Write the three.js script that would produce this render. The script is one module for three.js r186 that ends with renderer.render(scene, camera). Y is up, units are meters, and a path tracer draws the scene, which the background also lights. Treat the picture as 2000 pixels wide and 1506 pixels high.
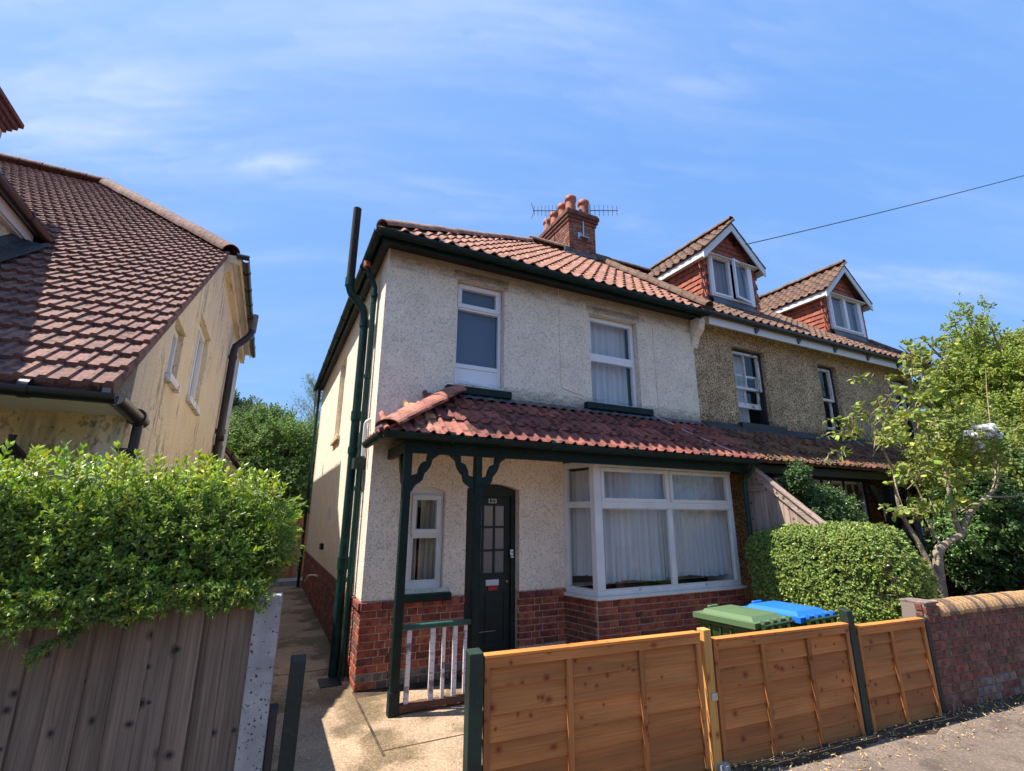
import * as THREE from 'three';
import { mergeGeometries, mergeVertices } from 'three/addons/utils/BufferGeometryUtils.js';
import { TextGeometry } from 'three/addons/geometries/TextGeometry.js';
import { FontLoader } from 'three/addons/loaders/FontLoader.js';
import { RoundedBoxGeometry } from 'three/addons/geometries/RoundedBoxGeometry.js';

// ---------------------------------------------------------------- camera, sky, sun, exposure
const scene = new THREE.Scene();
const camera = new THREE.PerspectiveCamera(77.34, 1024 / 771, 0.05, 600);
const EYE = new THREE.Vector3(-1.017, 1.75, 5.677);
camera.position.copy(EYE);
camera.rotation.set(0.262155, -0.457394, 0.004594, 'YXZ');
scene.add(camera);
const renderer = new THREE.WebGLRenderer({ antialias: true });
renderer.setSize(1024, 771);
renderer.toneMapping = THREE.LinearToneMapping;
renderer.toneMappingExposure = 2.25;
renderer.shadowMap.enabled = true;

function rng(seed) { let a = seed >>> 0; return () => { a = (a + 0x6D2B79F5) | 0; let t = Math.imul(a ^ (a >>> 15), 1 | a); t = (t + Math.imul(t ^ (t >>> 7), 61 | t)) ^ t; return ((t ^ (t >>> 14)) >>> 0) / 4294967296; }; }
const R = rng(20241);
const rr = (a, b) => a + (b - a) * R();
const hash = (() => { const r = rng(7), t = new Float32Array(65536); for (let i = 0; i < 65536; i++) t[i] = r(); return (x, y, s) => t[((x * 374761 + y * 668265 + s * 9973) ^ ((x * 31 + s) * (y * 17 + 3))) & 65535]; })();
const sm = t => t * t * (3 - 2 * t), cl = (t, a = 0, b = 1) => Math.min(b, Math.max(a, t)), ss = (a, b, x) => sm(cl((x - a) / (b - a))), mx = (a, b, t) => a + (b - a) * t;
function vnoise(x, y, px, py, s = 0) {               // tileable value noise
  const xi = Math.floor(x), yi = Math.floor(y), fx = sm(x - xi), fy = sm(y - yi);
  const w = (a, p) => ((a % p) + p) % p, x0 = w(xi, px), x1 = w(xi + 1, px), y0 = w(yi, py), y1 = w(yi + 1, py);
  return mx(mx(hash(x0, y0, s), hash(x1, y0, s), fx), mx(hash(x0, y1, s), hash(x1, y1, s), fx), fy);
}
function fbm(u, v, p, q = p, o = 4, s = 0) { let a = 0, w = 0.5, t = 0; for (let i = 0; i < o; i++) { a += w * vnoise(u * p, v * q, p, q, s + i * 13); t += w; w *= 0.55; p *= 2; q *= 2; } return a / t; }

const SUN = new THREE.Vector3(-0.5, 1, -0.19).normalize();
{ // one computed clear summer sky with thin cirrus
  const WISPS = [[-0.32, -1.0, 0.26, 0.10, 0.62], [-0.52, -0.9, 0.2, 0.12, 0.6], [-0.42, -1.1, 0.2, 0.05, 0.4], [-0.05, -1.04, 0.09, 0.03, 0.6], [0.0, -1.34, 0.17, 0.035, 1.0], [-0.16, -1.24, 0.12, 0.03, 0.4], [1.7, -0.51, 0.24, 0.05, 1.0], [1.45, -0.66, 0.25, 0.05, 0.45], [0.35, -0.52, 0.3, 0.12, 0.30], [0.6, -0.5, 0.07, 0.02, 0.45], [0.4, -0.97, 0.3, 0.08, 0.30], [0, -0.7, 0.25, 0.06, 0.25], [0.75, -0.85, 0.3, 0.05, 0.25],
    [-1.1, -0.4, 0.3, 0.1, 0.6], [0.3, 0.8, 0.4, 0.1, 0.6], [-0.8, 0.6, 0.3, 0.12, 0.5], [1.2, 0.8, 0.3, 0.06, 0.8], [0, 1.6, 0.4, 0.08, 0.8], [-1.7, -0.9, 0.3, 0.08, 0.8], [1.9, 0.5, 0.3, 0.07, 0.8], [-1.6, 1.0, 0.4, 0.1, 0.7], [0.8, 0.1, 0.3, 0.08, 0.3]];
  const W = 2048, H = 1024, d = new Float32Array(W * H * 4);
  for (let j = 0; j < H; j++) {
    const el = (j + 0.5) / H * Math.PI - Math.PI / 2, y = Math.sin(el), c = Math.cos(el);
    for (let i = 0; i < W; i++) {
      const az = ((i + 0.5) / W - 0.5) * 2 * Math.PI, x = c * Math.cos(az), z = c * Math.sin(az), k = (j * W + i) * 4;
      if (y < -0.02) { d[k] = 0.2; d[k + 1] = 0.21; d[k + 2] = 0.22; d[k + 3] = 1; continue; }
      const yy = Math.max(y, 0), h = Math.pow(1 - yy, 2.6), ang = Math.acos(cl(x * SUN.x + y * SUN.y + z * SUN.z, -1, 1));
      const g = Math.exp(-Math.pow(ang / 0.62, 2)) * 0.30 + Math.exp(-ang / 0.75) * 0.10;
      let r_ = mx(0.078, 0.145, h) + g * 0.42, g_ = mx(0.178, 0.285, h) + g * 0.45, b_ = mx(0.415, 0.50, h) + g * 0.34;
      const s = 1 / (yy + 0.22), px = x * s, pz = z * s;            // cirrus on a high flat layer
      const wx = px + 0.22 * (fbm(px * 0.05 + 0.5, pz * 0.05 + 0.5, 16, 16, 3, 40) - 0.5), wz = pz + 0.22 * (fbm(px * 0.05 + 0.2, pz * 0.05 + 0.8, 16, 16, 3, 50) - 0.5);
      const a1 = wx * 0.93 + wz * 0.36, a2 = -wx * 0.36 + wz * 0.93;
      const st = fbm(a1 * 0.09 + 0.1, a2 * 0.36 + 0.3, 16, 16, 7, 9), fine = fbm(a1 * 0.26 + 0.2 + st * 0.25, a2 * 0.9 + 0.4, 16, 16, 5, 21);
      let field = 0.13; for (const [qx, qz, ra, rb, w] of WISPS) { const dx = wx - qx, dz = wz - qz, u = (dx * 0.93 + dz * 0.36) / ra, v = (-dx * 0.36 + dz * 0.93) / rb, e = u * u + v * v; if (e < 9) field += 0.8 * w * Math.exp(-e); }
      const thr = fbm(a1 * 0.5 + fine * 0.3, a2 * 2.2 + 0.7, 16, 16, 5, 33); let cl_ = field * (0.10 + 0.95 * Math.pow(ss(0.34, 0.74, st * 0.45 + fine * 0.30 + thr * 0.25), 1.3));
      cl_ = cl(cl_ * ss(0.0, 0.12, yy), 0, 0.9);
      r_ = mx(r_, 0.36, cl_); g_ = mx(g_, 0.41, cl_); b_ = mx(b_, 0.50, cl_);
      d[k] = r_; d[k + 1] = g_; d[k + 2] = b_; d[k + 3] = 1;
    }
  }
  const t = new THREE.DataTexture(d, W, H, THREE.RGBAFormat, THREE.FloatType);
  t.mapping = THREE.EquirectangularReflectionMapping; t.magFilter = t.minFilter = THREE.LinearFilter; t.needsUpdate = true;
  scene.background = t; scene.environment = t;
}
const sun = new THREE.DirectionalLight(new THREE.Color(1, 0.93, 0.83), 4.35);
sun.name = 'sun'; sun.position.copy(SUN).multiplyScalar(40); sun.castShadow = true; sun.shadow.mapSize.set(4096, 4096);
Object.assign(sun.shadow.camera, { left: -25, right: 25, top: 25, bottom: -25, near: 1, far: 90 });
scene.add(sun, sun.target);

// ---------------------------------------------------------------- helpers
const V = (x, y, z) => new THREE.Vector3(x, y, z), RGB = (r, g, b) => new THREE.Color().setRGB(r, g, b);
const used = {}, BASE = new WeakMap();
function numbered(n) { const k = used[n] = (used[n] ?? -1) + 1; return k ? `${n}_${String(k).padStart(3, '0')}` : n; }
function thing(name, label, category, base = [0, 0, 0], o = {}) {   // a Group at the thing's base; parts are given in world coordinates unless o.local
  const g = new THREE.Group(); g.name = numbered(name); g.position.set(...base); if (o.turn) g.rotation.y = o.turn;
  if (label) g.userData.label = label; if (category) g.userData.category = category; if (o.group) g.userData.group = o.group; if (o.kind) g.userData.kind = o.kind;
  scene.add(g); BASE.set(g, o.local ? [0, 0, 0] : base); return g;
}
function part(parent, name, geo, mat, label) {
  const b = BASE.get(parent) ?? [0, 0, 0], gs = (Array.isArray(geo) ? geo : [geo]);
  const g = gs.length > 1 ? mergeGeometries(gs.map(prep)) : prep(gs[0]);
  if (b[0] || b[1] || b[2]) g.translate(-b[0], -b[1], -b[2]);
  const m = new THREE.Mesh(g, mat); m.name = name; m.castShadow = m.receiveShadow = true; parent.add(m); BASE.set(m, b); if (label) m.userData.label = label; return m;
}
function sub(parent, name, label) { const g = new THREE.Group(); g.name = name; parent.add(g); BASE.set(g, BASE.get(parent)); if (label) g.userData.label = label; return g; }
function put(parent, name, geo, mat, pos, quat, scl) {                // a mesh that shares its geometry, placed in world coordinates
  const b = BASE.get(parent) ?? [0, 0, 0], m = new THREE.Mesh(geo, mat); m.name = name; m.position.set(pos.x - b[0], pos.y - b[1], pos.z - b[2]);
  if (quat) m.quaternion.copy(quat); if (scl) m.scale.copy(scl); m.castShadow = m.receiveShadow = true; parent.add(m); BASE.set(m, b); return m;
}
function structure(name, geo, mat, label, kind = 'structure') { const g = Array.isArray(geo) ? mergeGeometries(geo.map(prep)) : prep(geo); const m = new THREE.Mesh(g, mat); m.name = name; m.userData.kind = kind; if (label) m.userData.label = label; m.castShadow = m.receiveShadow = true; scene.add(m); return m; }
function prep(g) { if (g.index) { const h = g.toNonIndexed(); g = h; } for (const k of Object.keys(g.attributes)) if (!['position', 'normal', 'uv'].includes(k)) g.deleteAttribute(k); if (!g.attributes.normal) g.computeVertexNormals(); if (!g.userData.uvDone) boxUV(g); g.clearGroups(); return g; }
function boxUV(g, ox = 0, oy = 0) {                                     // uv in metres, looked at along each face's main axis
  if (g.index) throw new Error('index'); const p = g.attributes.position, n = p.count, uv = new Float32Array(n * 2), A = V(), B = V(), C = V();
  for (let i = 0; i < n; i += 3) {
    A.fromBufferAttribute(p, i); B.fromBufferAttribute(p, i + 1); C.fromBufferAttribute(p, i + 2); const N = B.clone().sub(A).cross(C.clone().sub(A)), a = [Math.abs(N.x), Math.abs(N.y), Math.abs(N.z)];
    for (let k = 0; k < 3; k++) { const q = [A, B, C][k]; const [u, v] = a[0] > a[1] && a[0] > a[2] ? [q.z, q.y] : a[1] > a[2] ? [q.x, q.z] : [q.x, q.y]; uv[(i + k) * 2] = u + ox; uv[(i + k) * 2 + 1] = v + oy; }
  }
  g.setAttribute('uv', new THREE.BufferAttribute(uv, 2)); g.userData.uvDone = true; return g;
}
function bx(x0, x1, y0, y1, z0, z1) { const g = new THREE.BoxGeometry(x1 - x0, y1 - y0, z1 - z0).toNonIndexed(); g.translate((x0 + x1) / 2, (y0 + y1) / 2, (z0 + z1) / 2); return boxUV(g); }
function cbx(x0, x1, y0, y1, z0, z1, r = 0.004) { const g = new RoundedBoxGeometry(x1 - x0, y1 - y0, z1 - z0, 1, r); const h = g.index ? g.toNonIndexed() : g; h.translate((x0 + x1) / 2, (y0 + y1) / 2, (z0 + z1) / 2); return boxUV(h); }
function grain(g, axis, ox = R() * 7, oy = R() * 7) {                   // wood: u runs along the board
  if (g.index) g = g.toNonIndexed(); const p = g.attributes.position, uv = new Float32Array(p.count * 2), nn = g.attributes.normal;
  for (let i = 0; i < p.count; i++) { const q = [p.getX(i), p.getY(i), p.getZ(i)], m = [Math.abs(nn.getX(i)), Math.abs(nn.getY(i)), Math.abs(nn.getZ(i))], o = [0, 1, 2].filter(k => k !== axis), w = m[o[0]] > m[o[1]] ? o[1] : o[0]; uv[2 * i] = q[axis] + ox; uv[2 * i + 1] = q[w] + oy; }
  g.setAttribute('uv', new THREE.BufferAttribute(uv, 2)); g.userData.uvDone = true; return g;
}
function tube(pts, r, seg = 8, n) { const c = new THREE.CatmullRomCurve3(pts.map(p => p.isVector3 ? p : V(...p)), false, 'catmullrom', 0.12); return boxUV(new THREE.TubeGeometry(c, n ?? Math.max(2, pts.length * 4), r, seg).toNonIndexed()); }
function taper(pts, r0, r1, seg = 7, n = pts.length * 4) {               // a limb that tapers
  const c = new THREE.CatmullRomCurve3(pts.map(p => p.isVector3 ? p : V(...p)), false, 'catmullrom', 0.5), g = new THREE.TubeGeometry(c, n, 1, seg), p = g.attributes.position;
  for (let i = 0; i <= n; i++) { const ctr = c.getPointAt(i / n), r = mx(r0, r1, Math.pow(i / n, 0.8)) * (1 + 0.05 * Math.sin(i * 2.1)); for (let k = 0; k <= seg; k++) { const q = V().fromBufferAttribute(p, i * (seg + 1) + k).sub(ctr).multiplyScalar(r).add(ctr); p.setXYZ(i * (seg + 1) + k, q.x, q.y, q.z); } }
  g.computeVertexNormals(); return boxUV(g.toNonIndexed());
}
function cyl(a, b, r0, r1 = r0, seg = 14, open = false) { const A = a.isVector3 ? a : V(...a), B = b.isVector3 ? b : V(...b), d = B.clone().sub(A), g = new THREE.CylinderGeometry(r1, r0, d.length(), seg, 1, open).toNonIndexed(); g.translate(0, d.length() / 2, 0); g.applyQuaternion(new THREE.Quaternion().setFromUnitVectors(V(0, 1, 0), d.clone().normalize())); g.translate(A.x, A.y, A.z); return boxUV(g); }
function half(a, b, r, t = 0.006, lip = 0.01) {                            // half round gutter open to the top, from a to b
  const A = V(...a), B = V(...b), L = A.distanceTo(B), s = new THREE.Shape(); s.absarc(0, 0, r, Math.PI, 2 * Math.PI, false); s.lineTo(r, lip); s.lineTo(r - t, lip); s.lineTo(r - t, 0); s.absarc(0, 0, r - t, 2 * Math.PI, Math.PI, true); s.lineTo(-(r - t), lip); s.lineTo(-r, lip); s.closePath();
  const g = new THREE.ExtrudeGeometry(s, { depth: L, bevelEnabled: false, curveSegments: 10 }); const d = B.clone().sub(A).normalize(), X = V(0, 1, 0).cross(d).normalize(), Y = d.clone().cross(X);
  g.applyMatrix4(new THREE.Matrix4().makeBasis(X, Y, d).setPosition(A)); return boxUV(g.index ? g.toNonIndexed() : g);
}
function extr(pts, depth, m, bevel = 0, holes = []) {                       // polygon in xy, pushed along z, then moved by a matrix
  const s = new THREE.Shape(pts.map(p => new THREE.Vector2(...p))); for (const h of holes) s.holes.push(new THREE.Path(h.map(p => new THREE.Vector2(...p))));
  let g = new THREE.ExtrudeGeometry(s, { depth, bevelEnabled: bevel > 0, bevelSize: bevel, bevelThickness: bevel, bevelSegments: 1, bevelOffset: -bevel, curveSegments: 6 }); if (g.index) g = g.toNonIndexed(); if (m) g.applyMatrix4(m); g.computeVertexNormals(); return boxUV(g);
}
const basis = (X, Y, Z, o) => new THREE.Matrix4().makeBasis(X, Y, Z).setPosition(o);
function poly(pts, t = 0.03) {                                               // a flat roof slab: points in order seen from outside, with thickness inwards
  const P = pts.map(p => V(...p)), N = P[1].clone().sub(P[0]).cross(P[2].clone().sub(P[0])).normalize(), X = P[1].clone().sub(P[0]).normalize(), Y = N.clone().cross(X);
  return extr(P.map(p => { const q = p.clone().sub(P[0]); return [q.dot(X), q.dot(Y)]; }), t, basis(X, Y, N, P[0].clone().addScaledVector(N, -t)));
}
const rect = (x0, x1, y0, y1) => [[x0, y0], [x1, y0], [x1, y1], [x0, y1]];
function archRect(x0, x1, y0, y1, rise) { const p = [[x0, y0], [x1, y0]]; for (let i = 0; i <= 8; i++) { const t = i / 8; p.push([mx(x1, x0, t), y1 - rise + rise * Math.sin(Math.PI * t) ** 0.8]); } return p; }

// ---------------------------------------------------------------- textures
function tex(w, h, f, srgb, rep) {
  const d = new Uint8Array(w * h * 4); for (let j = 0; j < h; j++) for (let i = 0; i < w; i++) { const c = f(i / w, j / h, i, j), k = (j * w + i) * 4; if (typeof c === 'number') d[k] = d[k + 1] = d[k + 2] = cl(c) * 255; else { d[k] = cl(c[0]) * 255; d[k + 1] = cl(c[1]) * 255; d[k + 2] = cl(c[2]) * 255; } d[k + 3] = 255; }
  const t = new THREE.DataTexture(d, w, h, THREE.RGBAFormat); t.wrapS = t.wrapT = THREE.RepeatWrapping; t.magFilter = THREE.LinearFilter; t.minFilter = THREE.LinearMipmapLinearFilter; t.generateMipmaps = true; if (srgb) t.colorSpace = THREE.SRGBColorSpace; t.repeat.set(rep[0], rep[1]); t.needsUpdate = true; return t;
}
function splats(N, n, r0, r1, seed, stretch = 1.5) {                      // heap of thrown stones, tileable height field + a tint per stone
  const h = new Float32Array(N * N), tint = new Float32Array(N * N), r = rng(seed);
  for (let k = 0; k < n; k++) { const cx = r() * N, cy = r() * N, a = r() * 3.14, ra = mx(r0, r1, r()), rb = ra / mx(1, stretch, r()), top = 0.35 + 0.65 * r(), tt = r(), ca = Math.cos(a), sa = Math.sin(a), q = Math.ceil(ra);
    for (let y = -q; y <= q; y++) for (let x = -q; x <= q; x++) { const u = (x * ca + y * sa) / ra, v = (-x * sa + y * ca) / rb, e = u * u + v * v; if (e > 1) continue; const z = top * Math.sqrt(1 - e), i = ((Math.round(cy + y) % N + N) % N) * N + (Math.round(cx + x) % N + N) % N; if (z > h[i]) { h[i] = z; tint[i] = tt; } } }
  return { h, tint };
}
const SP1 = splats(1024, 30000, 4, 10, 5, 2.0), SP2 = splats(1024, 15000, 4, 8.5, 9, 1.4);
const M = {};
const std = (o) => new THREE.MeshStandardMaterial({ roughness: 0.9, ...o });
const phy = (o) => new THREE.MeshPhysicalMaterial({ roughness: 0.9, ...o });
{
  const N = 1024, b1 = tex(N, N, (u, v, i, j) => SP1.h[j * N + i] * 0.85 + 0.15 * fbm(u, v, 64, 64, 2), false, [0.82, 0.82]);
  const c1 = tex(N, N, (u, v, i, j) => { const h = SP1.h[j * N + i], k = 0.95 + 0.04 * ss(0.2, 0.8, h) - 0.12 * (1 - ss(0.22, 0.45, h)) + 0.10 * (fbm(u, v, 6, 6, 5, 77) - 0.5), d = ss(0.60, 0.72, fbm(u, v, 70, 70, 2, 5)) * 0.10; return [k * 0.985 - d, k * 0.955 - d, k * 0.90 - d]; }, true, [0.82, 0.82]);
  M.roughcast = std({ map: c1, bumpMap: b1, bumpScale: 0.009, color: RGB(0.96, 0.90, 0.83), roughness: 0.95 });
  const b2 = tex(N, N, (u, v, i, j) => SP2.h[j * N + i], false, [0.6, 0.6]);
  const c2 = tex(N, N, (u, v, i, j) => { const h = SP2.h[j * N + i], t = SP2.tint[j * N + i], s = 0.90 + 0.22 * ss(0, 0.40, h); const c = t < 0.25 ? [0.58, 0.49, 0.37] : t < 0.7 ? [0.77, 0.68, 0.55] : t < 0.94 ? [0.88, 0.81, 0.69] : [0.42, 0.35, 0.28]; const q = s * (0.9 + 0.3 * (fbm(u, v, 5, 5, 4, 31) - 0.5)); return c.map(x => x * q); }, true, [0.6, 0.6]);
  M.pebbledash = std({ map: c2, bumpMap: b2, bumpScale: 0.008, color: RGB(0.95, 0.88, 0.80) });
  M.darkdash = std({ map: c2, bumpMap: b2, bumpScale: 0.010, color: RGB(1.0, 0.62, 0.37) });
  const b3 = tex(512, 512, (u, v) => { const a = fbm(u, v, 14, 22, 5, 61); return 0.55 * (1 - Math.abs(2 * a - 1)) + 0.45 * fbm(u, v, 60, 90, 2, 8); }, false, [0.8, 0.8]);
  const c3 = tex(1024, 1024, (u, v) => { const st = fbm(u, v, 40, 5, 4, 71), bl = fbm(u, v, 5, 5, 5, 72), sp = ss(0.62, 0.76, fbm(u, v, 110, 60, 2, 73)), k = 0.93 + 0.12 * (bl - 0.5) - 0.26 * ss(0.52, 0.76, st * 0.6 + bl * 0.4) - 0.22 * sp * ss(0.40, 0.60, bl); return [k * 0.95, k * 0.89, k * 0.775]; }, true, [0.33, 0.33]);
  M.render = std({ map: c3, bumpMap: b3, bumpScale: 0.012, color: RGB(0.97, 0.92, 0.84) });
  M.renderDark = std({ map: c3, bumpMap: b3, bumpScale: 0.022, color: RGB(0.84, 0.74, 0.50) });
  M.mortar = std({ map: tex(256, 256, (u, v) => { const k = 0.62 + 0.4 * fbm(u, v, 30, 30, 3, 3); return [k, k * 0.93, k * 0.84]; }, true, [2, 2]), color: RGB(0.80, 0.72, 0.62) });
  const bb = tex(512, 512, (u, v) => 0.5 * fbm(u, v, 40, 40, 4, 20) + 0.5 * ss(0.3, 0.6, fbm(u, v, 14, 14, 3, 21)), false, [1.6, 1.6]);
  const bc = tex(512, 512, (u, v) => { const a = fbm(u, v, 12, 12, 5, 22), s = ss(0.60, 0.75, fbm(u, v, 70, 70, 2, 23)), k = 0.72 + 0.5 * (a - 0.5) - 0.2 * s; return [k, k, k]; }, true, [1.6, 1.6]);
  const br = (r, g, b) => std({ map: bc, bumpMap: bb, bumpScale: 0.004, color: RGB(r, g, b), roughness: 0.92 });
  M.brick = [br(0.66, 0.155, 0.085), br(0.58, 0.13, 0.075), br(0.72, 0.20, 0.10), br(0.48, 0.115, 0.075), br(0.62, 0.17, 0.105), br(0.36, 0.10, 0.075)];
  M.brickOld = [br(0.37, 0.13, 0.082), br(0.31, 0.115, 0.078), br(0.43, 0.155, 0.095), br(0.29, 0.12, 0.085), br(0.39, 0.16, 0.10), br(0.40, 0.20, 0.125)];
  M.brickPale = std({ map: bc, bumpMap: bb, bumpScale: 0.004, color: RGB(0.40, 0.30, 0.26) });
  M.brickChim = [br(0.58, 0.21, 0.13), br(0.45, 0.17, 0.11), br(0.62, 0.27, 0.17), br(0.34, 0.14, 0.10)];
  M.coping = std({ map: bc, bumpMap: bb, bumpScale: 0.005, color: RGB(0.85, 0.50, 0.22) });
  M.copingDark = std({ map: bc, bumpMap: bb, bumpScale: 0.005, color: RGB(0.36, 0.22, 0.14) });
  // tiles: clay with lichen and soot
  const tb = tex(256, 256, (u, v) => fbm(u, v, 24, 24, 4, 25), false, [2.2, 2.2]);
  const tcl = (amt, col, sd, dk) => tex(512, 512, (u, v) => { const a = fbm(u, v, 8, 8, 5, sd), li = ss(0.56, 0.70, fbm(u, v, 30, 30, 4, sd + 1)) * amt, k = 0.80 + 0.5 * (a - 0.5) - dk * ss(0.52, 0.68, fbm(u, v, 11, 11, 4, sd + 2)); return [mx(k, col[0], li), mx(k, col[1], li), mx(k, col[2], li)]; }, true, [1.1, 1.1]);
  const T1 = tcl(0.35, [1, 0.9, 0.75], 101, 0.16), T2 = tcl(0.35, [0.9, 0.85, 0.7], 111, 0.30), T3 = tcl(0.85, [1, 0.98, 0.86], 121, 0.25);
  const ti = (m, r, g, b, bs = 0.003) => std({ map: m, bumpMap: tb, bumpScale: bs, color: RGB(r, g, b), roughness: 0.88 });
  M.tileMain = [ti(T1, 0.455, 0.205, 0.14), ti(T1, 0.42, 0.19, 0.13), ti(T1, 0.49, 0.23, 0.16), ti(T1, 0.385, 0.17, 0.12), ti(T1, 0.47, 0.215, 0.14)];
  M.tileHip = [ti(T2, 0.46, 0.25, 0.16), ti(T2, 0.52, 0.29, 0.19)];
  M.tilePorch = [ti(T2, 0.40, 0.115, 0.08), ti(T2, 0.34, 0.10, 0.075), ti(T2, 0.46, 0.14, 0.10), ti(T2, 0.30, 0.095, 0.075)];
  M.tilePorchPale = [ti(T2, 0.62, 0.25, 0.17), ti(T2, 0.78, 0.42, 0.20), ti(T2, 0.55, 0.2, 0.14)];
  M.tileMoss = [ti(T2, 0.24, 0.11, 0.075, 0.006), ti(T2, 0.28, 0.12, 0.075, 0.006), ti(T2, 0.20, 0.10, 0.06, 0.006), ti(T2, 0.34, 0.16, 0.08, 0.006)];
  M.tileLeft = [ti(T3, 0.27, 0.13, 0.108), ti(T3, 0.24, 0.115, 0.095), ti(T3, 0.30, 0.15, 0.12), ti(T3, 0.255, 0.125, 0.10)];
  M.tileRight = [ti(T3, 0.235, 0.13, 0.088), ti(T3, 0.205, 0.115, 0.08), ti(T3, 0.265, 0.15, 0.10)];
  M.tileHang = [ti(T1, 0.58, 0.16, 0.09), ti(T1, 0.51, 0.14, 0.08), ti(T1, 0.62, 0.18, 0.10), ti(T1, 0.45, 0.13, 0.08)];
  M.pot = std({ map: T1, color: RGB(0.66, 0.20, 0.10), roughness: 0.7 });
  // wood
  const woodF = (pal, sd, kn, period = 4) => { const r = rng(sd), K = []; for (let i = 0; i < kn; i++) K.push([r() * 2.4, r() * 0.6, 0.006 + 0.011 * r(), 0.6 + r() * 0.9]);
    return (u, v) => { const X = u * 2.4, Y = v * 0.6; let warp = 0, dark = 0; for (const [kx, ky, kr, ks] of K) { for (const ox of [-2.4, 0, 2.4]) { const dx = (X - kx - ox), dy = Y - ky; if (Math.abs(dx) > 0.12 || Math.abs(dy) > 0.06) continue; const e = Math.hypot(dx * ks, dy); warp += 0.018 * Math.exp(-(dx * dx) / 0.0025 - (dy * dy) / 0.0005) * Math.sign(dy); dark = Math.max(dark, 1 - ss(kr * 0.65, kr * 1.35, e), 0.45 * (1 - ss(kr, kr * 2.6, e))); } }
      const g = fbm(u, v + warp, 3, 72, 3, sd), f = fbm(u, v + warp * 0.6, 12, 190, 2, sd + 5), b = fbm(u, v, 4, 6, 4, sd + 9); return pal(g, f, b, dark); }; };
  const w1 = woodF((g, f, b, d) => { const k = 0.86 + 0.16 * (g - 0.5) + 0.10 * (f - 0.5) + 0.30 * (b - 0.5); return [mx(k, 0.52, d * 0.7), mx(k * 0.83, 0.28, d * 0.75), mx(k * 0.60, 0.12, d * 0.75)]; }, 301, 40);
  const W1 = tex(2048, 512, w1, true, [1 / 2.4, 1 / 0.6]), W1b = tex(1024, 512, woodF((g, f, b, d) => 0.55 * g + 0.35 * f - 0.2 * d + 0.1, 301, 40), false, [1 / 2.4, 1 / 0.6]);
  M.newWood = [[0.56, 0.315, 0.16], [0.47, 0.26, 0.135], [0.62, 0.36, 0.195], [0.53, 0.315, 0.175]].map(c => std({ map: W1, bumpMap: W1b, bumpScale: 0.002, color: RGB(...c), roughness: 0.8 }));
  M.newWoodDirty = std({ map: W1, bumpMap: W1b, bumpScale: 0.002, color: RGB(0.43, 0.27, 0.16) });
  M.newRail = std({ map: W1, bumpMap: W1b, bumpScale: 0.002, color: RGB(0.78, 0.40, 0.15), roughness: 0.75 });
  M.paleWood = std({ map: W1, bumpMap: W1b, bumpScale: 0.002, color: RGB(0.80, 0.64, 0.34), roughness: 0.8 });
  const w2 = woodF((g, f, b, d) => { const k = 0.64 + 0.22 * (g - 0.5) + 0.16 * (f - 0.5) + 0.30 * (b - 0.5); return [mx(k * 1.0, 0.17, d * 0.85), mx(k * 0.90, 0.15, d * 0.85), mx(k * 0.84, 0.16, d * 0.85)]; }, 333, 30);
  const W2 = tex(2048, 512, w2, true, [1 / 2.4, 1 / 0.6]), W2b = tex(1024, 512, woodF((g, f, b, d) => 0.6 * g + 0.4 * f - 0.15 * d, 333, 46), false, [1 / 2.4, 1 / 0.6]);
  M.oldWood = [[0.47, 0.445, 0.375], [0.41, 0.385, 0.32], [0.49, 0.455, 0.38], [0.38, 0.365, 0.31]].map(c => std({ map: W2, bumpMap: W2b, bumpScale: 0.004, color: RGB(...c) }));
  M.greyWood = [[1.0, 0.93, 0.88], [0.86, 0.80, 0.75], [0.95, 0.85, 0.80]].map(c => std({ map: W2, bumpMap: W2b, bumpScale: 0.004, color: RGB(...c) }));
  M.rotWood = std({ map: W2, bumpMap: W2b, bumpScale: 0.012, color: RGB(0.30, 0.17, 0.11) });
  M.boundaryWood = std({ map: W2, color: RGB(0.85, 0.52, 0.30) });
  // paint
  const pw = tex(512, 512, (u, v) => { const s = ss(0.60, 0.68, fbm(u, v, 10, 6, 5, 401)) * 0.8 + 0.4 * ss(0.66, 0.72, fbm(u, v, 60, 20, 3, 402)), k = 0.9 + 0.12 * (fbm(u, v, 20, 20, 3, 403) - 0.5); return [mx(k, 0.50, s), mx(k, 0.47, s), mx(k, 0.45, s)]; }, true, [1.2, 1.2]);
  const pg = tex(512, 512, (u, v) => { const s = ss(0.70, 0.76, fbm(u, v, 22, 14, 4, 411)) * 0.5, k = 0.85 + 0.5 * (fbm(u, v, 9, 9, 4, 412) - 0.5); return [mx(k, 2, s), mx(k, 1.4, s), mx(k, 1.3, s)].map(x => x * 0.7); }, true, [1.0, 1.0]);
  const pb = tex(256, 256, (u, v) => fbm(u, v, 16, 16, 4, 421), false, [3, 3]);
  M.green = phy({ map: pg, bumpMap: pb, bumpScale: 0.002, color: RGB(0.012, 0.052, 0.044), roughness: 0.5, specularIntensity: 0.45 });
  M.greenPipe = phy({ map: pg, color: RGB(0.016, 0.105, 0.082), roughness: 0.42, specularIntensity: 0.6, bumpMap: pb, bumpScale: 0.002 });
  M.greenRail = phy({ map: pg, color: RGB(0.04, 0.22, 0.16), roughness: 0.4 });
  M.greenPost = std({ map: pg, bumpMap: pb, bumpScale: 0.003, color: RGB(0.028, 0.075, 0.048), roughness: 0.62 });
  M.greenDark = std({ map: pg, bumpMap: pb, bumpScale: 0.003, color: RGB(0.018, 0.042, 0.034), roughness: 0.6 });
  M.peel = std({ map: pw, bumpMap: pb, bumpScale: 0.003, color: RGB(0.80, 0.76, 0.77) });
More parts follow.
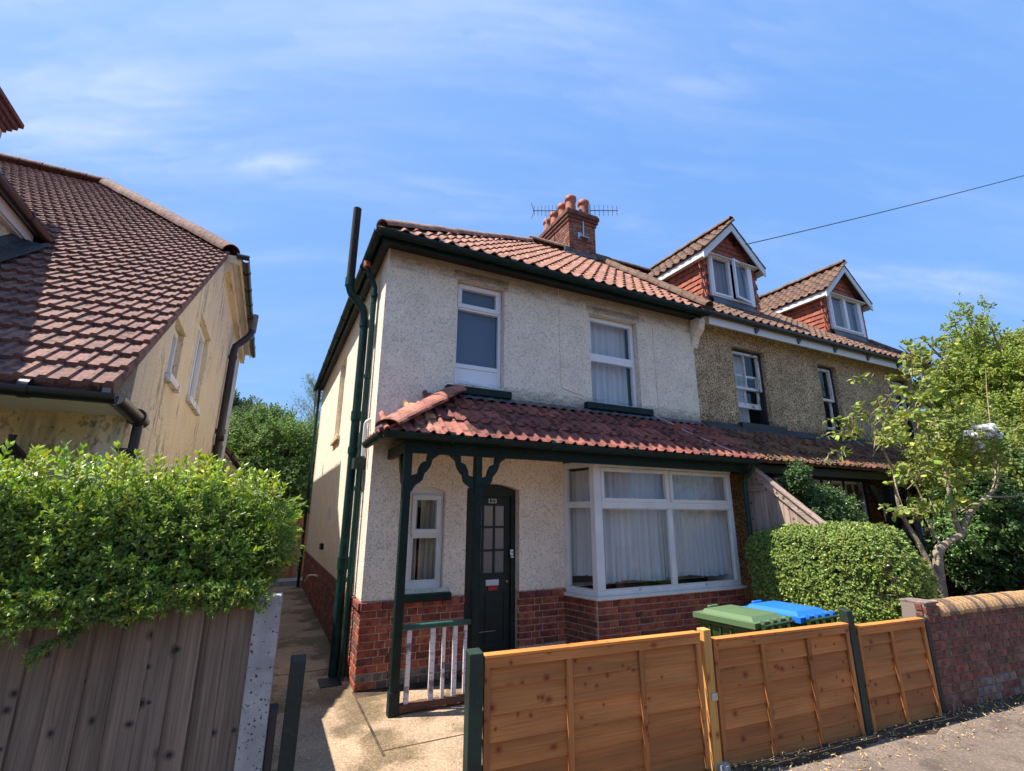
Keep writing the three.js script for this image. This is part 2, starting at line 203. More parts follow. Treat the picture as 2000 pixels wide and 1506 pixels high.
  M.upvc = phy({ color: RGB(0.76, 0.77, 0.80), roughness: 0.35 });
  M.upvcOld = phy({ map: tex(256, 256, (u, v) => { const k = 0.95 + 0.12 * (fbm(u, v, 6, 6, 5, 431) - 0.5); return [k, k, k * 0.98]; }, true, [0.8, 0.8]), color: RGB(0.76, 0.76, 0.78), roughness: 0.4 });
  M.whitePaint = std({ map: pw, color: RGB(0.86, 0.86, 0.86), roughness: 0.55 });
  M.fasciaWhite = std({ color: RGB(0.66, 0.67, 0.66), roughness: 0.5 });
  M.black = phy({ color: RGB(0.016, 0.015, 0.017), roughness: 0.32 });
  M.blackPaint = std({ color: RGB(0.016, 0.016, 0.018), roughness: 0.5 });
  M.brownPipe = phy({ color: RGB(0.026, 0.016, 0.016), roughness: 0.32 });
  M.soot = std({ map: pg, color: RGB(0.05, 0.045, 0.04) });
  M.lead = std({ map: pg, bumpMap: pb, bumpScale: 0.004, color: RGB(0.28, 0.30, 0.33), roughness: 0.55, metalness: 0.1 });
  M.leadDark = std({ map: pg, bumpMap: pb, bumpScale: 0.006, color: RGB(0.10, 0.11, 0.12), roughness: 0.7 });
  M.metal = std({ color: RGB(0.45, 0.47, 0.50), roughness: 0.4, metalness: 0.8 });
  M.wire = std({ color: RGB(0.03, 0.03, 0.035), roughness: 0.6 });
  M.whiteCable = std({ color: RGB(0.6, 0.58, 0.56), roughness: 0.6 });
  M.glass = phy({ color: RGB(0.97, 0.98, 0.98), transmission: 1, thickness: 0, roughness: 0.0, ior: 1.5, specularIntensity: 1 });
  M.obscured = phy({ color: RGB(0.16, 0.15, 0.155), roughness: 0.25, clearcoat: 0.6, clearcoatRoughness: 0.12, bumpMap: pb, bumpScale: 0.002 });
  M.curtain = phy({ color: RGB(0.74, 0.765, 0.79), roughness: 0.95, transmission: 0.35, thickness: 0 });
  M.curtainDark = phy({ color: RGB(0.28, 0.25, 0.23), roughness: 0.95, transmission: 0.3, thickness: 0 });
  M.curtainGold = phy({ color: RGB(0.55, 0.50, 0.40), roughness: 0.95, transmission: 0.3, thickness: 0 });
  M.interior = std({ color: RGB(0.16, 0.15, 0.145) });
  M.brass = std({ color: RGB(0.55, 0.38, 0.12), roughness: 0.35, metalness: 0.9 });
  M.letter = std({ color: RGB(0.62, 0.61, 0.63), roughness: 0.4 });
  M.red = std({ color: RGB(0.50, 0.05, 0.04), roughness: 0.6 });
  // ground
  const SPg = splats(1024, 26000, 2, 5, 17, 1.6);
  const gb = tex(1024, 1024, (u, v, i, j) => 0.7 * SPg.h[j * 1024 + i] + 0.3 * fbm(u, v, 12, 12, 4, 501), false, [0.5, 0.5]);
  M.tarmac = std({ map: tex(1024, 1024, (u, v, i, j) => { const t = SPg.tint[j * 1024 + i], k = 0.58 + 0.12 * (t - 0.5) + 0.20 * (fbm(u, v, 4, 4, 6, 502) - 0.5) - 0.08 * ss(0.55, 0.7, fbm(u, v, 9, 9, 4, 503)); return [k * 1.03, k * 0.93, k * 0.84]; }, true, [0.5, 0.5]), bumpMap: gb, bumpScale: 0.005, color: RGB(0.59, 0.545, 0.52), roughness: 0.95 });
  M.concrete = std({ map: tex(1024, 1024, (u, v, i, j) => { const t = SPg.tint[j * 1024 + i], di = ss(0.46, 0.66, fbm(u, v, 5, 5, 6, 512)), k = 0.80 + 0.16 * (t - 0.5) + 0.2 * (fbm(u, v, 9, 9, 5, 513) - 0.5) - 0.22 * di; return [k, k * 0.90, k * (0.78 - 0.06 * di)]; }, true, [0.42, 0.42]), bumpMap: gb, bumpScale: 0.005, color: RGB(0.64, 0.565, 0.50), roughness: 0.95 });
  M.earth = std({ map: tex(512, 512, (u, v) => { const k = 0.5 + 0.6 * (fbm(u, v, 10, 10, 6, 521) - 0.5); return [k, k * 0.84, k * 0.66]; }, true, [0.6, 0.6]), bumpMap: gb, bumpScale: 0.015, color: RGB(0.32, 0.28, 0.25) });
  const cb = (() => { const r = rng(77), N2 = 512, h = new Float32Array(N2 * N2).fill(1); for (let k = 0; k < 620; k++) { const cx = r() * N2, cy = r() * N2, a = r() * 3.14, ra = 1.2 + Math.pow(r(), 3) * 5.5, rb = ra * (0.35 + 0.65 * r()), ca = Math.cos(a), sa = Math.sin(a); for (let y = -8; y <= 8; y++) for (let x = -8; x <= 8; x++) { const e = ((x * ca + y * sa) / ra) ** 2 + ((-x * sa + y * ca) / rb) ** 2; if (e < 1) { const i = ((Math.round(cy + y) % N2 + N2) % N2) * N2 + (Math.round(cx + x) % N2 + N2) % N2; h[i] = Math.min(h[i], e); } } } return h; })();
  M.postConcrete = std({ map: tex(512, 512, (u, v, i, j) => { const h = cb[j * 512 + i], k = (0.74 + 0.22 * (fbm(u, v, 8, 8, 5, 531) - 0.5)) * (0.42 + 0.58 * ss(0.2, 1, h)); return [k, k, k * 1.01]; }, true, [1.6, 1.6]), bumpMap: tex(512, 512, (u, v, i, j) => 0.8 * cb[j * 512 + i] + 0.2 * fbm(u, v, 40, 40, 3, 532), false, [1.6, 1.6]), bumpScale: 0.006, color: RGB(0.62, 0.605, 0.58) });
  M.bark = std({ map: tex(512, 512, (u, v) => { const k = 0.62 + 0.4 * (fbm(u, v, 20, 30, 4, 541) - 0.5) + 0.2 * (fbm(u, v, 5, 5, 4, 542) - 0.5); return [k, k * 0.92, k * 0.80]; }, true, [3, 3]), bumpMap: tex(256, 256, (u, v) => fbm(u, v, 14, 22, 4, 543), false, [3, 3]), bumpScale: 0.008, color: RGB(0.82, 0.77, 0.70) });
  M.twig = std({ color: RGB(0.14, 0.10, 0.06) });
  const leaf = (r, g, b, o = {}) => phy({ color: RGB(r, g, b), roughness: 0.55, transmission: 0.38, thickness: 0, ior: 1.4, ...o });
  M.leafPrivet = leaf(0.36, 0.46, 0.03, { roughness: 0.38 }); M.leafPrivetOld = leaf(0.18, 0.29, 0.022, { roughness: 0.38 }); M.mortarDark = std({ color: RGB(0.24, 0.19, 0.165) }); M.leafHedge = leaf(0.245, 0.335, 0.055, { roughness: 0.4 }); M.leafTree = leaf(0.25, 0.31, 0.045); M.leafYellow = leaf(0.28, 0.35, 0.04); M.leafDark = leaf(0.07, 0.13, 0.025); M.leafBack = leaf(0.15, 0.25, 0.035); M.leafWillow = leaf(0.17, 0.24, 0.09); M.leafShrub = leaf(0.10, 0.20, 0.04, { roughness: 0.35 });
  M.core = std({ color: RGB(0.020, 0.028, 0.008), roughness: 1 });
  M.rose = phy({ color: RGB(0.96, 0.95, 0.92), roughness: 1, transmission: 0.6, thickness: 0 });
  M.litter = std({ color: RGB(0.48, 0.36, 0.17), roughness: 0.9 });
  M.binGreen = phy({ color: RGB(0.052, 0.135, 0.036), roughness: 0.45, map: pg }); M.binGreen.color.multiplyScalar(1.5);
  M.binLid = phy({ color: RGB(0.10, 0.165, 0.075), roughness: 0.42 }); M.binBlue = phy({ color: RGB(0.018, 0.16, 0.60), roughness: 0.38 });
  M.plaster = std({ color: RGB(0.6, 0.55, 0.47) });
}
const NI = g => g.index ? g.toNonIndexed() : g;

// leaves: gloss comes from the coat, the sheet itself scatters
for (const k of ['leafPrivetOld', 'leafPrivet', 'leafHedge', 'leafTree', 'leafYellow', 'leafDark', 'leafBack', 'leafWillow', 'leafShrub']) { const gl = M[k].roughness < 0.5 ? 0.5 : 0.2; M[k].roughness = 0.95; M[k].clearcoat = gl; M[k].clearcoatRoughness = 0.3; }
M.curtain.roughness = M.curtainDark.roughness = M.curtainGold.roughness = 1;
M.moss = (() => { const N = 512, mk = f => tex(N, 128, f, false, [0.4, 1]); const a = mk((u, v) => { const e = fbm(u, v, 26, 8, 5, 601); return cl((0.95 - v * 0.55 - e * 0.62) * 1.9) * 0.36; }); a.wrapT = THREE.ClampToEdgeWrapping; return std({ color: RGB(0.30, 0.205, 0.085), alphaMap: a, transparent: true, bumpMap: M.roughcast.bumpMap, bumpScale: 0.014 }); })();
M.damp = M.moss.clone(); M.damp.color = RGB(0.33, 0.30, 0.26);
function stain(parent, x0, x1, yTop, h, z, mat = M.moss) { const g = new THREE.PlaneGeometry(x1 - x0, h, 1, 1).toNonIndexed(); const uv = g.attributes.uv; for (let i = 0; i < uv.count; i++) uv.setXY(i, uv.getX(i) * (x1 - x0), 1 - uv.getY(i)); g.translate((x0 + x1) / 2, yTop - h / 2, z); g.userData.uvDone = true; return part(parent, 'moss_stain', g, mat); }

// bricks laid one by one: a row of courses along U from O, faces along N
const brickGeo = [0.215, 0.1025].map(l => [0, 1, 2].map(k => { const g = new RoundedBoxGeometry(l, 0.065, 0.06, 1, 0.005), h = g.index ? g.toNonIndexed() : g, p = h.attributes.position, r = rng(k + 11); const seen = {}; for (let i = 0; i < p.count; i++) { const key = [p.getX(i), p.getY(i), p.getZ(i)].map(x => Math.sign(x)).join(); const j = seen[key] ??= [r() - 0.5, r() - 0.5, r() - 0.5].map(x => x * 0.0035); p.setXYZ(i, p.getX(i) + j[0], p.getY(i) + j[1], p.getZ(i) + j[2]); } return boxUV(h, k * 0.37, k * 0.21 + l); }));
function bricks(parent, o, U, N, len, n, mats, opt = {}) {
  const Y = V(0, 1, 0), q = new THREE.Quaternion().setFromRotationMatrix(new THREE.Matrix4().makeBasis(U, Y, N)), { first = 0, skip = () => false, stuff = () => false, hd = 1, course = 0.075, bond = 'flemish' } = opt, rest = [];
  for (let c = 0; c < n; c++) {
    let x = bond === 'flemish' ? ((c + first) % 2 ? -0.16 : -0.003) : ((c + first) % 2 ? -0.1125 : -0.003), k = (c + first) % 2;
    while (x < len - 0.01) {
      const isH = bond === 'flemish' ? k % 2 === 1 : false, l = isH ? 0.1025 : 0.215; k++;
      let a = Math.max(x, 0), b = Math.min(x + l, len); x += l + 0.010; if (b - a < 0.03) continue;
      const y = o.y + c * course + 0.0375, mid = o.clone().addScaledVector(U, (a + b) / 2).addScaledVector(N, -0.03 + 0.004 + rr(-0.0015, 0.002)); mid.y = y;
      if (skip((a + b) / 2, y, c)) continue;
      const g = brickGeo[b - a < 0.13 ? 1 : 0][Math.floor(R() * 3)], scl = V((b - a) / (b - a < 0.13 ? 0.1025 : 0.215), hd, 1), m = mats(c, n, y);
      const qq = q.clone().multiply(new THREE.Quaternion().setFromEuler(new THREE.Euler(0, 0, rr(-0.006, 0.006))));
      if (stuff((a + b) / 2, y)) { rest.push([g, new THREE.Matrix4().compose(mid, qq, scl), m]); continue; }
      put(parent, 'brick', g, m, mid, qq, scl);
    }
  }
  if (rest.length) { const by = new Map(); for (const [g, m4, m] of rest) { const h = g.clone().applyMatrix4(m4); h.userData.uvDone = true; (by.get(m) ?? by.set(m, []).get(m)).push(h); } for (const [m, gs] of by) part(parent, 'brickwork', gs, m).userData.kind = 'stuff'; }
}
const pick = a => a[Math.floor(R() * a.length)];

// roof tiles: profile across the tile, laid in courses on a slope
function tileGeo(w, L, prof, th = 0.016, lap = 0.06) {
  const pos = [], n = prof.length, LL = L + lap, tri = (a, b, c) => pos.push(...a, ...b, ...c), f = (i, y, d = 0) => [prof[i][0] * w, y, prof[i][1] - d];
  for (let i = 0; i < n - 1; i++) { tri(f(i, 0), f(i + 1, 0), f(i + 1, LL)); tri(f(i, 0), f(i + 1, LL), f(i, LL)); tri(f(i, 0.004, th), f(i + 1, 0.004, th), f(i + 1, 0)); tri(f(i, 0.004, th), f(i + 1, 0), f(i, 0)); tri(f(i, 0.004, th), f(i, L * 0.5, th), f(i + 1, L * 0.5, th)); tri(f(i, 0.004, th), f(i + 1, L * 0.5, th), f(i + 1, 0.004, th)); }
  for (const i of [0, n - 1]) { tri(f(i, 0), f(i, LL), f(i, LL, th)); tri(f(i, 0), f(i, LL, th), f(i, 0, th)); }
  const g = new THREE.BufferGeometry(); g.setAttribute('position', new THREE.Float32BufferAttribute(pos, 3)); g.computeVertexNormals();
  const uv = new Float32Array(pos.length / 3 * 2); for (let i = 0; i < pos.length / 3; i++) { uv[2 * i] = pos[3 * i]; uv[2 * i + 1] = pos[3 * i + 1] + pos[3 * i + 2]; } g.setAttribute('uv', new THREE.BufferAttribute(uv, 2)); g.userData.uvDone = true; return g;
}
const shiftUV = (g, a, b) => { const h = g.clone(), u = h.attributes.uv; for (let i = 0; i < u.count; i++) u.setXY(i, u.getX(i) + a, u.getY(i) + b); h.userData.uvDone = true; return h; };
function tiles(parent, o, U, W, cols, rows, w, L, geo, mats, opt = {}) {
  const N = U.clone().cross(W).normalize(), geos = [0, 1, 2, 3].map(k => shiftUV(geo, k * 0.313, k * 0.177)), list = [], { inside = () => true, name = 'roof_tile', max = 300, tilt = 0.055, jit = 1, mat, offset = 0, lift = 0 } = opt;
  for (let r = 0; r < rows; r++) for (let c = 0; c < cols; c++) {
    const u = c * w + (r % 2 ? offset : 0), v = r * L; if (!inside(u + w / 2, v + L / 2, c, r)) continue;
    const p = o.clone().addScaledVector(U, u + rr(-0.002, 0.002) * jit).addScaledVector(W, v + rr(-0.006, 0.006) * jit).addScaledVector(N, 0.018 + lift + rr(0, 0.003) * jit);
    const t = tilt + rr(-0.008, 0.008) * jit, a = rr(-0.008, 0.008) * jit, W2 = W.clone().addScaledVector(N, -t).addScaledVector(U, a).normalize(), N2 = U.clone().cross(W2).normalize(), U2 = W2.clone().cross(N2);
    list.push([p, new THREE.Quaternion().setFromRotationMatrix(new THREE.Matrix4().makeBasis(U2, W2, N2)), geos[Math.floor(R() * 4)], mat ? mat(c, r, u, v) : pick(mats), p.distanceTo(EYE)]);
  }
  list.sort((a, b) => a[4] - b[4]);
  for (const [p, q, g, m] of list.slice(0, max)) put(parent, name, g, m, p, q);
  const by = new Map(); for (const [p, q, g, m] of list.slice(max)) { const h = g.clone().applyMatrix4(new THREE.Matrix4().compose(p, q, V(1, 1, 1))); h.userData.uvDone = true; (by.get(m) ?? by.set(m, []).get(m)).push(h); }
  for (const [m, gs] of by) part(parent, 'tile_field', gs, m).userData.kind = 'stuff';
}
const arcP = (n, f) => Array.from({ length: n + 1 }, (_, i) => [i / n, f(i / n)]);
const PAN = arcP(10, t => t < 0.55 ? -0.004 - 0.012 * Math.sin(Math.PI * t / 0.55) : 0.030 * Math.sin(Math.PI * (t - 0.55) / 0.45));
const ROMAN = [[0, 0.004], [0.03, 0.018], [0.075, 0.032], [0.12, 0.032], [0.165, 0.018], [0.2, 0.002], [0.24, 0], [0.47, 0], [0.5, 0.004], [0.53, 0.018], [0.575, 0.032], [0.62, 0.032], [0.665, 0.018], [0.7, 0.002], [0.74, 0], [1, 0]];
const STEP = [[0, 0], [0.54, 0], [0.66, 0.020], [0.92, 0.020], [1, 0.001]];
const halfRound = (len, r) => { const g = new THREE.CylinderGeometry(r * 1.06, r, len, 10, 1, true, -Math.PI / 2, Math.PI).toNonIndexed(), in_ = new THREE.CylinderGeometry(r * 1.06 - 0.016, r - 0.016, len, 10, 1, true, -Math.PI / 2, Math.PI).toNonIndexed(), pos = [], lip = s => { for (let i = 0; i < 10; i++) { const a0 = -Math.PI / 2 + Math.PI * i / 10, a1 = -Math.PI / 2 + Math.PI * (i + 1) / 10, ro = s > 0 ? r * 1.06 : r, f = (a, q) => [Math.sin(a) * q, s * len / 2, Math.cos(a) * q]; pos.push(...f(a0, ro), ...f(a1, ro), ...f(a1, ro - 0.016), ...f(a0, ro), ...f(a1, ro - 0.016), ...f(a0, ro - 0.016)); } }; lip(1); lip(-1); const l = new THREE.BufferGeometry(); l.setAttribute('position', new THREE.Float32BufferAttribute(pos, 3)); l.computeVertexNormals(); return mergeGeometries([g, in_, l].map(x => prep(x))); };
function ridge(parent, a, b, r, mats, name = 'ridge_tile', len = 0.32, up = V(0, 1, 0), flat = 1) {   // half round tiles capping a hip or ridge, a is the low end
  const A = V(...a), B = V(...b), d = B.clone().sub(A), n = Math.max(1, Math.round(d.length() / len)), Y = d.clone().normalize(), X = Y.clone().cross(up).normalize(), Z = X.clone().cross(Y), q = new THREE.Quaternion().setFromRotationMatrix(new THREE.Matrix4().makeBasis(X, Y, Z)), g = halfRound(d.length() / n + 0.02, r); g.userData.uvDone = true; if (flat !== 1) { const q = g.attributes.position; for (let i = 0; i < q.count; i++) q.setZ(i, q.getZ(i) * flat); g.computeVertexNormals(); }
  for (let i = 0; i < n; i++) put(parent, name, g, pick(mats), A.clone().addScaledVector(d, (i + 0.5) / n).addScaledVector(Z, rr(-0.006, 0.006)), q.clone().multiply(new THREE.Quaternion().setFromEuler(new THREE.Euler(rr(-0.02, 0.02), 0, rr(-0.02, 0.02)))));
}
// windows
function frame(x0, x1, y0, y1, z0, z1, t, tb = t) { return [cbx(x0, x1, y1 - t, y1, z0, z1, 0.006), cbx(x0, x1, y0, y0 + tb, z0, z1, 0.006), cbx(x0, x0 + t, y0 + tb, y1 - t, z0, z1, 0.006), cbx(x1 - t, x1, y0 + tb, y1 - t, z0, z1, 0.006)]; }
const paneG = (x0, x1, y0, y1, z) => { const g = new THREE.PlaneGeometry(x1 - x0, y1 - y0).toNonIndexed(); g.translate((x0 + x1) / 2, (y0 + y1) / 2, z); return boxUV(g); };
function curtain(x0, x1, y0, y1, z, folds = 9, amp = 0.022, seed = 1) {
  const n = folds * 8, g = new THREE.PlaneGeometry(x1 - x0, y1 - y0, n, 8), p = g.attributes.position, r = rng(seed), ph = r() * 6; for (let i = 0; i < p.count; i++) { const x = p.getX(i) + (x1 - x0) / 2, y = p.getY(i), t = x / (x1 - x0), w = t * folds * 6.283, h = (y / (y1 - y0) + 0.5); p.setZ(i, amp * (Math.sin(w + ph + 0.8 * Math.sin(w * 0.31 + seed)) + 0.4 * Math.sin(w * 1.7 + seed)) * (1.2 - 0.5 * h)); p.setX(i, p.getX(i) + 0.012 * (1 - h) * Math.sin(w * 0.5 + seed)); if (p.getY(i) < -(y1 - y0) / 2 + 1e-3) p.setY(i, y + 0.005 * Math.sin(w * 0.7) + 0.015 * Math.sin(t * 7 + seed)); }
  g.computeVertexNormals(); g.translate((x0 + x1) / 2, (y0 + y1) / 2, z); return boxUV(g.toNonIndexed());
}

// ================================================================ the setting
structure('ground', bx(-150, 150, -0.3, -0.004, -150, 150), M.earth, 'dry brown earth of the gardens and beyond');
{ const F = (x) => 2.59 + 0.067 * x, pts = [[-30, F(-30) - 0.02], [30, F(30) - 0.02], [30, F(30) + 2.9], [-30, F(-30) + 2.9]];
  const flat = (p, y0, y1) => { const g = extr(p.map(([x, z]) => [x, -z]), y1 - y0, new THREE.Matrix4().makeRotationX(-Math.PI / 2).setPosition(0, y0, 0)); return g; };
  structure('pavement', flat(pts, -0.2, 0.0), M.tarmac, 'sunlit grey brown tarmac pavement in front of the fences');
  structure('road', flat([[-30, F(-30) + 3.05], [30, F(30) + 3.05], [30, F(30) + 10], [-30, F(-30) + 10]], -0.3, -0.11), M.tarmac);
  structure('kerb', flat([[-30, F(-30) + 2.9], [30, F(30) + 2.9], [30, F(30) + 3.05], [-30, F(-30) + 3.05]], -0.25, 0.004), M.postConcrete);
  structure('garden_path', flat([[-0.86, F(-0.86)], [5.0, F(5) - 0.03], [5.0, 0.2], [0, 0.2], [0, -8.6], [-1.02, -8.6], [-1.02, 1.6]], -0.2, 0.003), M.concrete, 'sandy worn concrete of the front yard and side passage'); }

// ================================================================ white roughcast house
const H = thing('semi_detached_house', 'cream roughcast semi-detached house with green porch, bay window and orange tiled roof', 'house', [0, 0, 0]);
{
  const zid = new THREE.Matrix4(), hw1 = rect(0.95, 1.655, 3.385, 4.85), hw2 = rect(3.1, 4.035, 3.34, 4.775), hs = archRect(0.475, 0.9, 0.93, 2.07, 0.06), hd = archRect(1.17, 1.89, 0.05, 2.13, 0.07), hb = rect(2.6, 5.16, 0.86, 2.44);
  const wall = part(H, 'wall', extr([[0, 0.85], [1.17, 0.85], [1.17, 2.06], ...hd.slice(2).reverse().slice(1, -1), [1.89, 2.06], [1.89, 0.85], [5.27, 0.85], [5.27, 5.1], [0, 5.1]], 0.24, new THREE.Matrix4().makeTranslation(0, 0, -0.24), 0, [hw1, hw2, hs, hb]), M.roughcast, 'cream roughcast front wall');
  // side wall with a bricked-up window recess, rear wall
  
  part(H, 'wall', extr([[0.24, 0.85], [8.25, 0.85], [8.25, 5.1], [0.24, 5.1]], 0.24, basis(V(0, 0, -1), V(0, 1, 0), V(1, 0, 0), V(0, 0, 0)), 0, [rect(3.35, 4.25, 3.1, 4.66)]), M.roughcast, 'sunlit cream side wall along the passage');
  part(H, 'wall', bx(0.002, 0.23, 0.85, 5.1, -0.2401, -0.0005), M.roughcast);
  part(H, 'blocked_window', [bx(0.09, 0.16, 3.05, 4.7, -4.3, -3.3)], M.roughcast); part(H, 'sill', cbx(-0.06, 0.1, 3.03, 3.11, -4.3, -3.3, 0.008), M.render);
  part(H, 'wall', bx(0.25, 5.27, 0, 5.1, -8.25, -8.0), M.roughcast);
  part(H, 'party_wall', bx(5.27, 5.45, 0, 5.15, -8.2, -0.26), M.interior);
  part(H, 'interior_wall', [bx(0.25, 5.26, 0.05, 5.1, -3.6, -3.5), bx(0.25, 5.26, 2.58, 2.72, -8, -0.25), bx(0.25, 5.26, 5.11, 5.17, -8, -0.25), bx(1.98, 2.08, 0.05, 5.1, -3.5, -0.26), bx(0.25, 5.26, 0.0, 0.06, -8, -0.26), bx(0.235, 0.25, 0.05, 5.1, -8, -0.26)], M.interior);
  stain(H, 0.02, 5.25, 5.058, 0.26, 0.003); stain(H, 1.0, 5.27, 3.2, -0.22, 0.0035, M.damp);
  for (const [a, b, y] of [[0.95, 1.655, 4.98], [3.1, 4.035, 4.9]]) stain(H, a - 0.05, b + 0.06, y, 0.15, 0.0045);
  // brick plinth laid brick by brick on a mortar core
  const pl = sub(H, 'plinth', 'red brick plinth');
  part(pl, 'mortar', [bx(0.006, 1.17, 0, 0.85, -0.24, -0.006), bx(1.89, 2.62, 0, 0.85, -0.24, -0.006), bx(0.006, 0.24, 0, 0.85, -8.25, -0.2405)], M.mortar);
  const bm = (c, n, y) => y < 0.17 && R() < 0.75 ? M.brickPale : pick(M.brick), bside = (c, n, y) => pick(M.brickOld);
  bricks(pl, V(0, 0, 0), V(1, 0, 0), V(0, 0, 1), 1.17, 10, bm, { first: 0 }); bricks(pl, V(1.89, 0, 0), V(1, 0, 0), V(0, 0, 1), 0.68, 10, bm, { first: 1, skip: (u, y) => y < 0.2 });
  bricks(pl, V(0, 0, -8.25), V(0, 0, 1), V(-1, 0, 0), 8.25, 10, (c, n, y) => R() < 0.5 ? pick(M.brick) : pick(M.brickOld), { first: 1, stuff: u => u < 7.2 });
  for (const [x0, x1] of [[0, 1.17], [1.89, 2.56]]) for (let x = x0; x < x1 - 0.02; x += 0.225) { const b = Math.min(x + 0.215, x1); put(pl, 'brick', brickGeo[0][1], pick(M.brick), V((x + b) / 2, 0.797, -0.008), undefined, V((b - x) / 0.215, 1.15, 1.1)); }
  for (let z = -0.005; z > -1.2; z -= 0.225) put(pl, 'brick', brickGeo[0][2], pick(M.brick), V(0.008, 0.797, z - 0.1075), new THREE.Quaternion().setFromEuler(new THREE.Euler(0, Math.PI / 2, 0)), V(1, 1.15, 1.1));
  part(pl, 'cap_course', bx(-0.012, 0.06, 0.76, 0.835, -8.25, -1.21), M.brickOld[0]);
  // crack by the corner where the old brickwork was toothed in
  for (const [x, y, s] of [[0.30, 0.70, 1], [0.31, 0.52, 0.8], [0.315, 0.3, 1.2], [0.33, 0.13, 0.8]]) part(pl, 'crack', bx(x, x + 0.012 * s, y - 0.05, y + 0.02, 0.0025, 0.007), M.core);

  // upper left window
  let w = sub(H, 'window', 'tall white window with a top light and a blank white panel below'); let zf = -0.10, zb = -0.16;
  part(w, 'frame', [...frame(0.955, 1.65, 3.385, 4.845, zb, zf, 0.045), bx(1.0, 1.605, 4.46, 4.5, zb, zf), cbx(1.0, 1.605, 3.63, 3.69, zb, zf - 0.006, 0.006), ...frame(0.985, 1.62, 4.485, 4.83, zb + 0.01, zf + 0.018, 0.062)], M.upvc);
  part(w, 'panel', bx(1.0, 1.605, 3.43, 3.63, zb + 0.02, zf - 0.02), M.upvc);
  part(w, 'pane', paneG(1.045, 1.56, 4.545, 4.77, zf - 0.02), M.glass); part(w, 'pane', paneG(1.0, 1.605, 3.69, 4.46, zf - 0.03), M.glass);
  part(w, 'blind', bx(1.0, 1.605, 3.69, 4.8, zf - 0.10, zf - 0.09), std({ color: RGB(0.075, 0.115, 0.175), roughness: 0.8 }));
  part(H, 'sill', cbx(0.83, 1.74, 3.235, 3.335, -0.12, 0.085, 0.012), M.green, 'flaking dark green window sill');
  // upper right window
  w = sub(H, 'window', 'white two pane window with net curtains'); 
  part(w, 'frame', [...frame(3.105, 4.03, 3.345, 4.77, zb, zf, 0.05), cbx(3.155, 3.98, 4.035, 4.125, zb, zf + 0.012, 0.008), ...frame(3.13, 4.005, 4.11, 4.745, zb + 0.01, zf + 0.014, 0.05)], M.upvc);
  part(w, 'pane', paneG(3.18, 3.955, 4.16, 4.70, zf - 0.02), M.glass); part(w, 'pane', paneG(3.155, 3.98, 3.395, 4.035, zf - 0.03), M.glass);
  part(w, 'net_curtain', curtain(3.12, 4.0, 3.36, 4.76, zf - 0.16, 8, 0.02, 3), M.curtain);
  part(H, 'sill', cbx(2.95, 4.19, 3.24, 3.34, -0.12, 0.085, 0.012), M.green, 'dark green window sill');
  // small window beside the door
  w = sub(H, 'window', 'narrow arched white window beside the door'); zf = -0.07; zb = -0.14;
  part(w, 'frame', [...frame(0.48, 0.895, 0.93, 1.99, zb, zf, 0.045, 0.075), cbx(0.525, 0.85, 1.50, 1.55, zb, zf + 0.01, 0.006), ...frame(0.51, 0.865, 1.53, 1.97, zb + 0.01, zf + 0.02, 0.055), ...frame(0.525, 0.85, 1.005, 1.5, zb + 0.02, zf - 0.004, 0.02), bx(0.48, 0.895, 1.99, 2.07, zb, zf - 0.01)], M.upvcOld);
  part(w, 'pane', paneG(0.565, 0.81, 1.585, 1.915, zf - 0.015), M.glass); part(w, 'pane', paneG(0.545, 0.83, 1.025, 1.48, zf - 0.03), M.glass);
  part(w, 'curtain', [curtain(0.50, 0.62, 0.97, 1.97, zf - 0.14, 3, 0.015, 5), curtain(0.66, 0.88, 0.97, 1.97, zf - 0.14, 4, 0.015, 6)], M.curtainGold);
  part(H, 'sill', cbx(0.44, 0.985, 0.815, 0.895, -0.1, 0.085, 0.01), M.green, 'thick dark green sill of the narrow window');
  // front door
  const d = sub(H, 'front_door', 'dark green front door with nine panes'), D = -0.15;
  part(d, 'door_frame', [extr(archRect(1.172, 1.888, 0.04, 2.125, 0.065), 0.08, new THREE.Matrix4().makeTranslation(0, 0, -0.19), 0, [rect(1.235, 1.83, 0.045, 1.985)])], M.greenDark);
  const mesh = []; const xs = [1.235, 1.315, 1.485, 1.505, 1.625, 1.645, 1.755, 1.83], gx0 = 1.315, gx1 = 1.755, gy = [1.03, 1.275, 1.30, 1.565, 1.59, 1.86];
  const colw = (gx1 - gx0 - 0.05) / 3, rows = [[1.05, 1.305], [1.33, 1.585], [1.61, 1.86]];
  mesh.push(bx(1.235, gx0, 0.05, 1.985, D - 0.045, D), bx(gx1, 1.83, 0.05, 1.985, D - 0.045, D), bx(gx0, gx1, 1.86, 1.985, D - 0.045, D), bx(gx0, gx1, 0.83, 1.05, D - 0.045, D), bx(gx0, gx1, 0.05, 0.27, D - 0.045, D), bx(1.505, 1.565, 0.27, 0.83, D - 0.045, D), bx(gx0, 1.505, 0.27, 0.83, D - 0.045, D - 0.014), bx(1.565, gx1, 0.27, 0.83, D - 0.045, D - 0.014), bx(gx0, gx1, 1.305, 1.33, D - 0.04, D - 0.004), bx(gx0, gx1, 1.585, 1.61, D - 0.04, D - 0.004));
  for (let k = 1; k < 3; k++) { const x = gx0 + k * (colw + 0.025) - 0.025; for (const [a, b] of rows) mesh.push(bx(x, x + 0.025, a, b, D - 0.04, D - 0.006)); }
  part(d, 'door_leaf', mesh, M.greenDark); for (let k = 0; k < 3; k++) for (const [a, b] of rows) { const x = gx0 + k * (colw + 0.025); part(d, 'pane', bx(x, x + colw, a, b, D - 0.03, D - 0.02), M.obscured); }
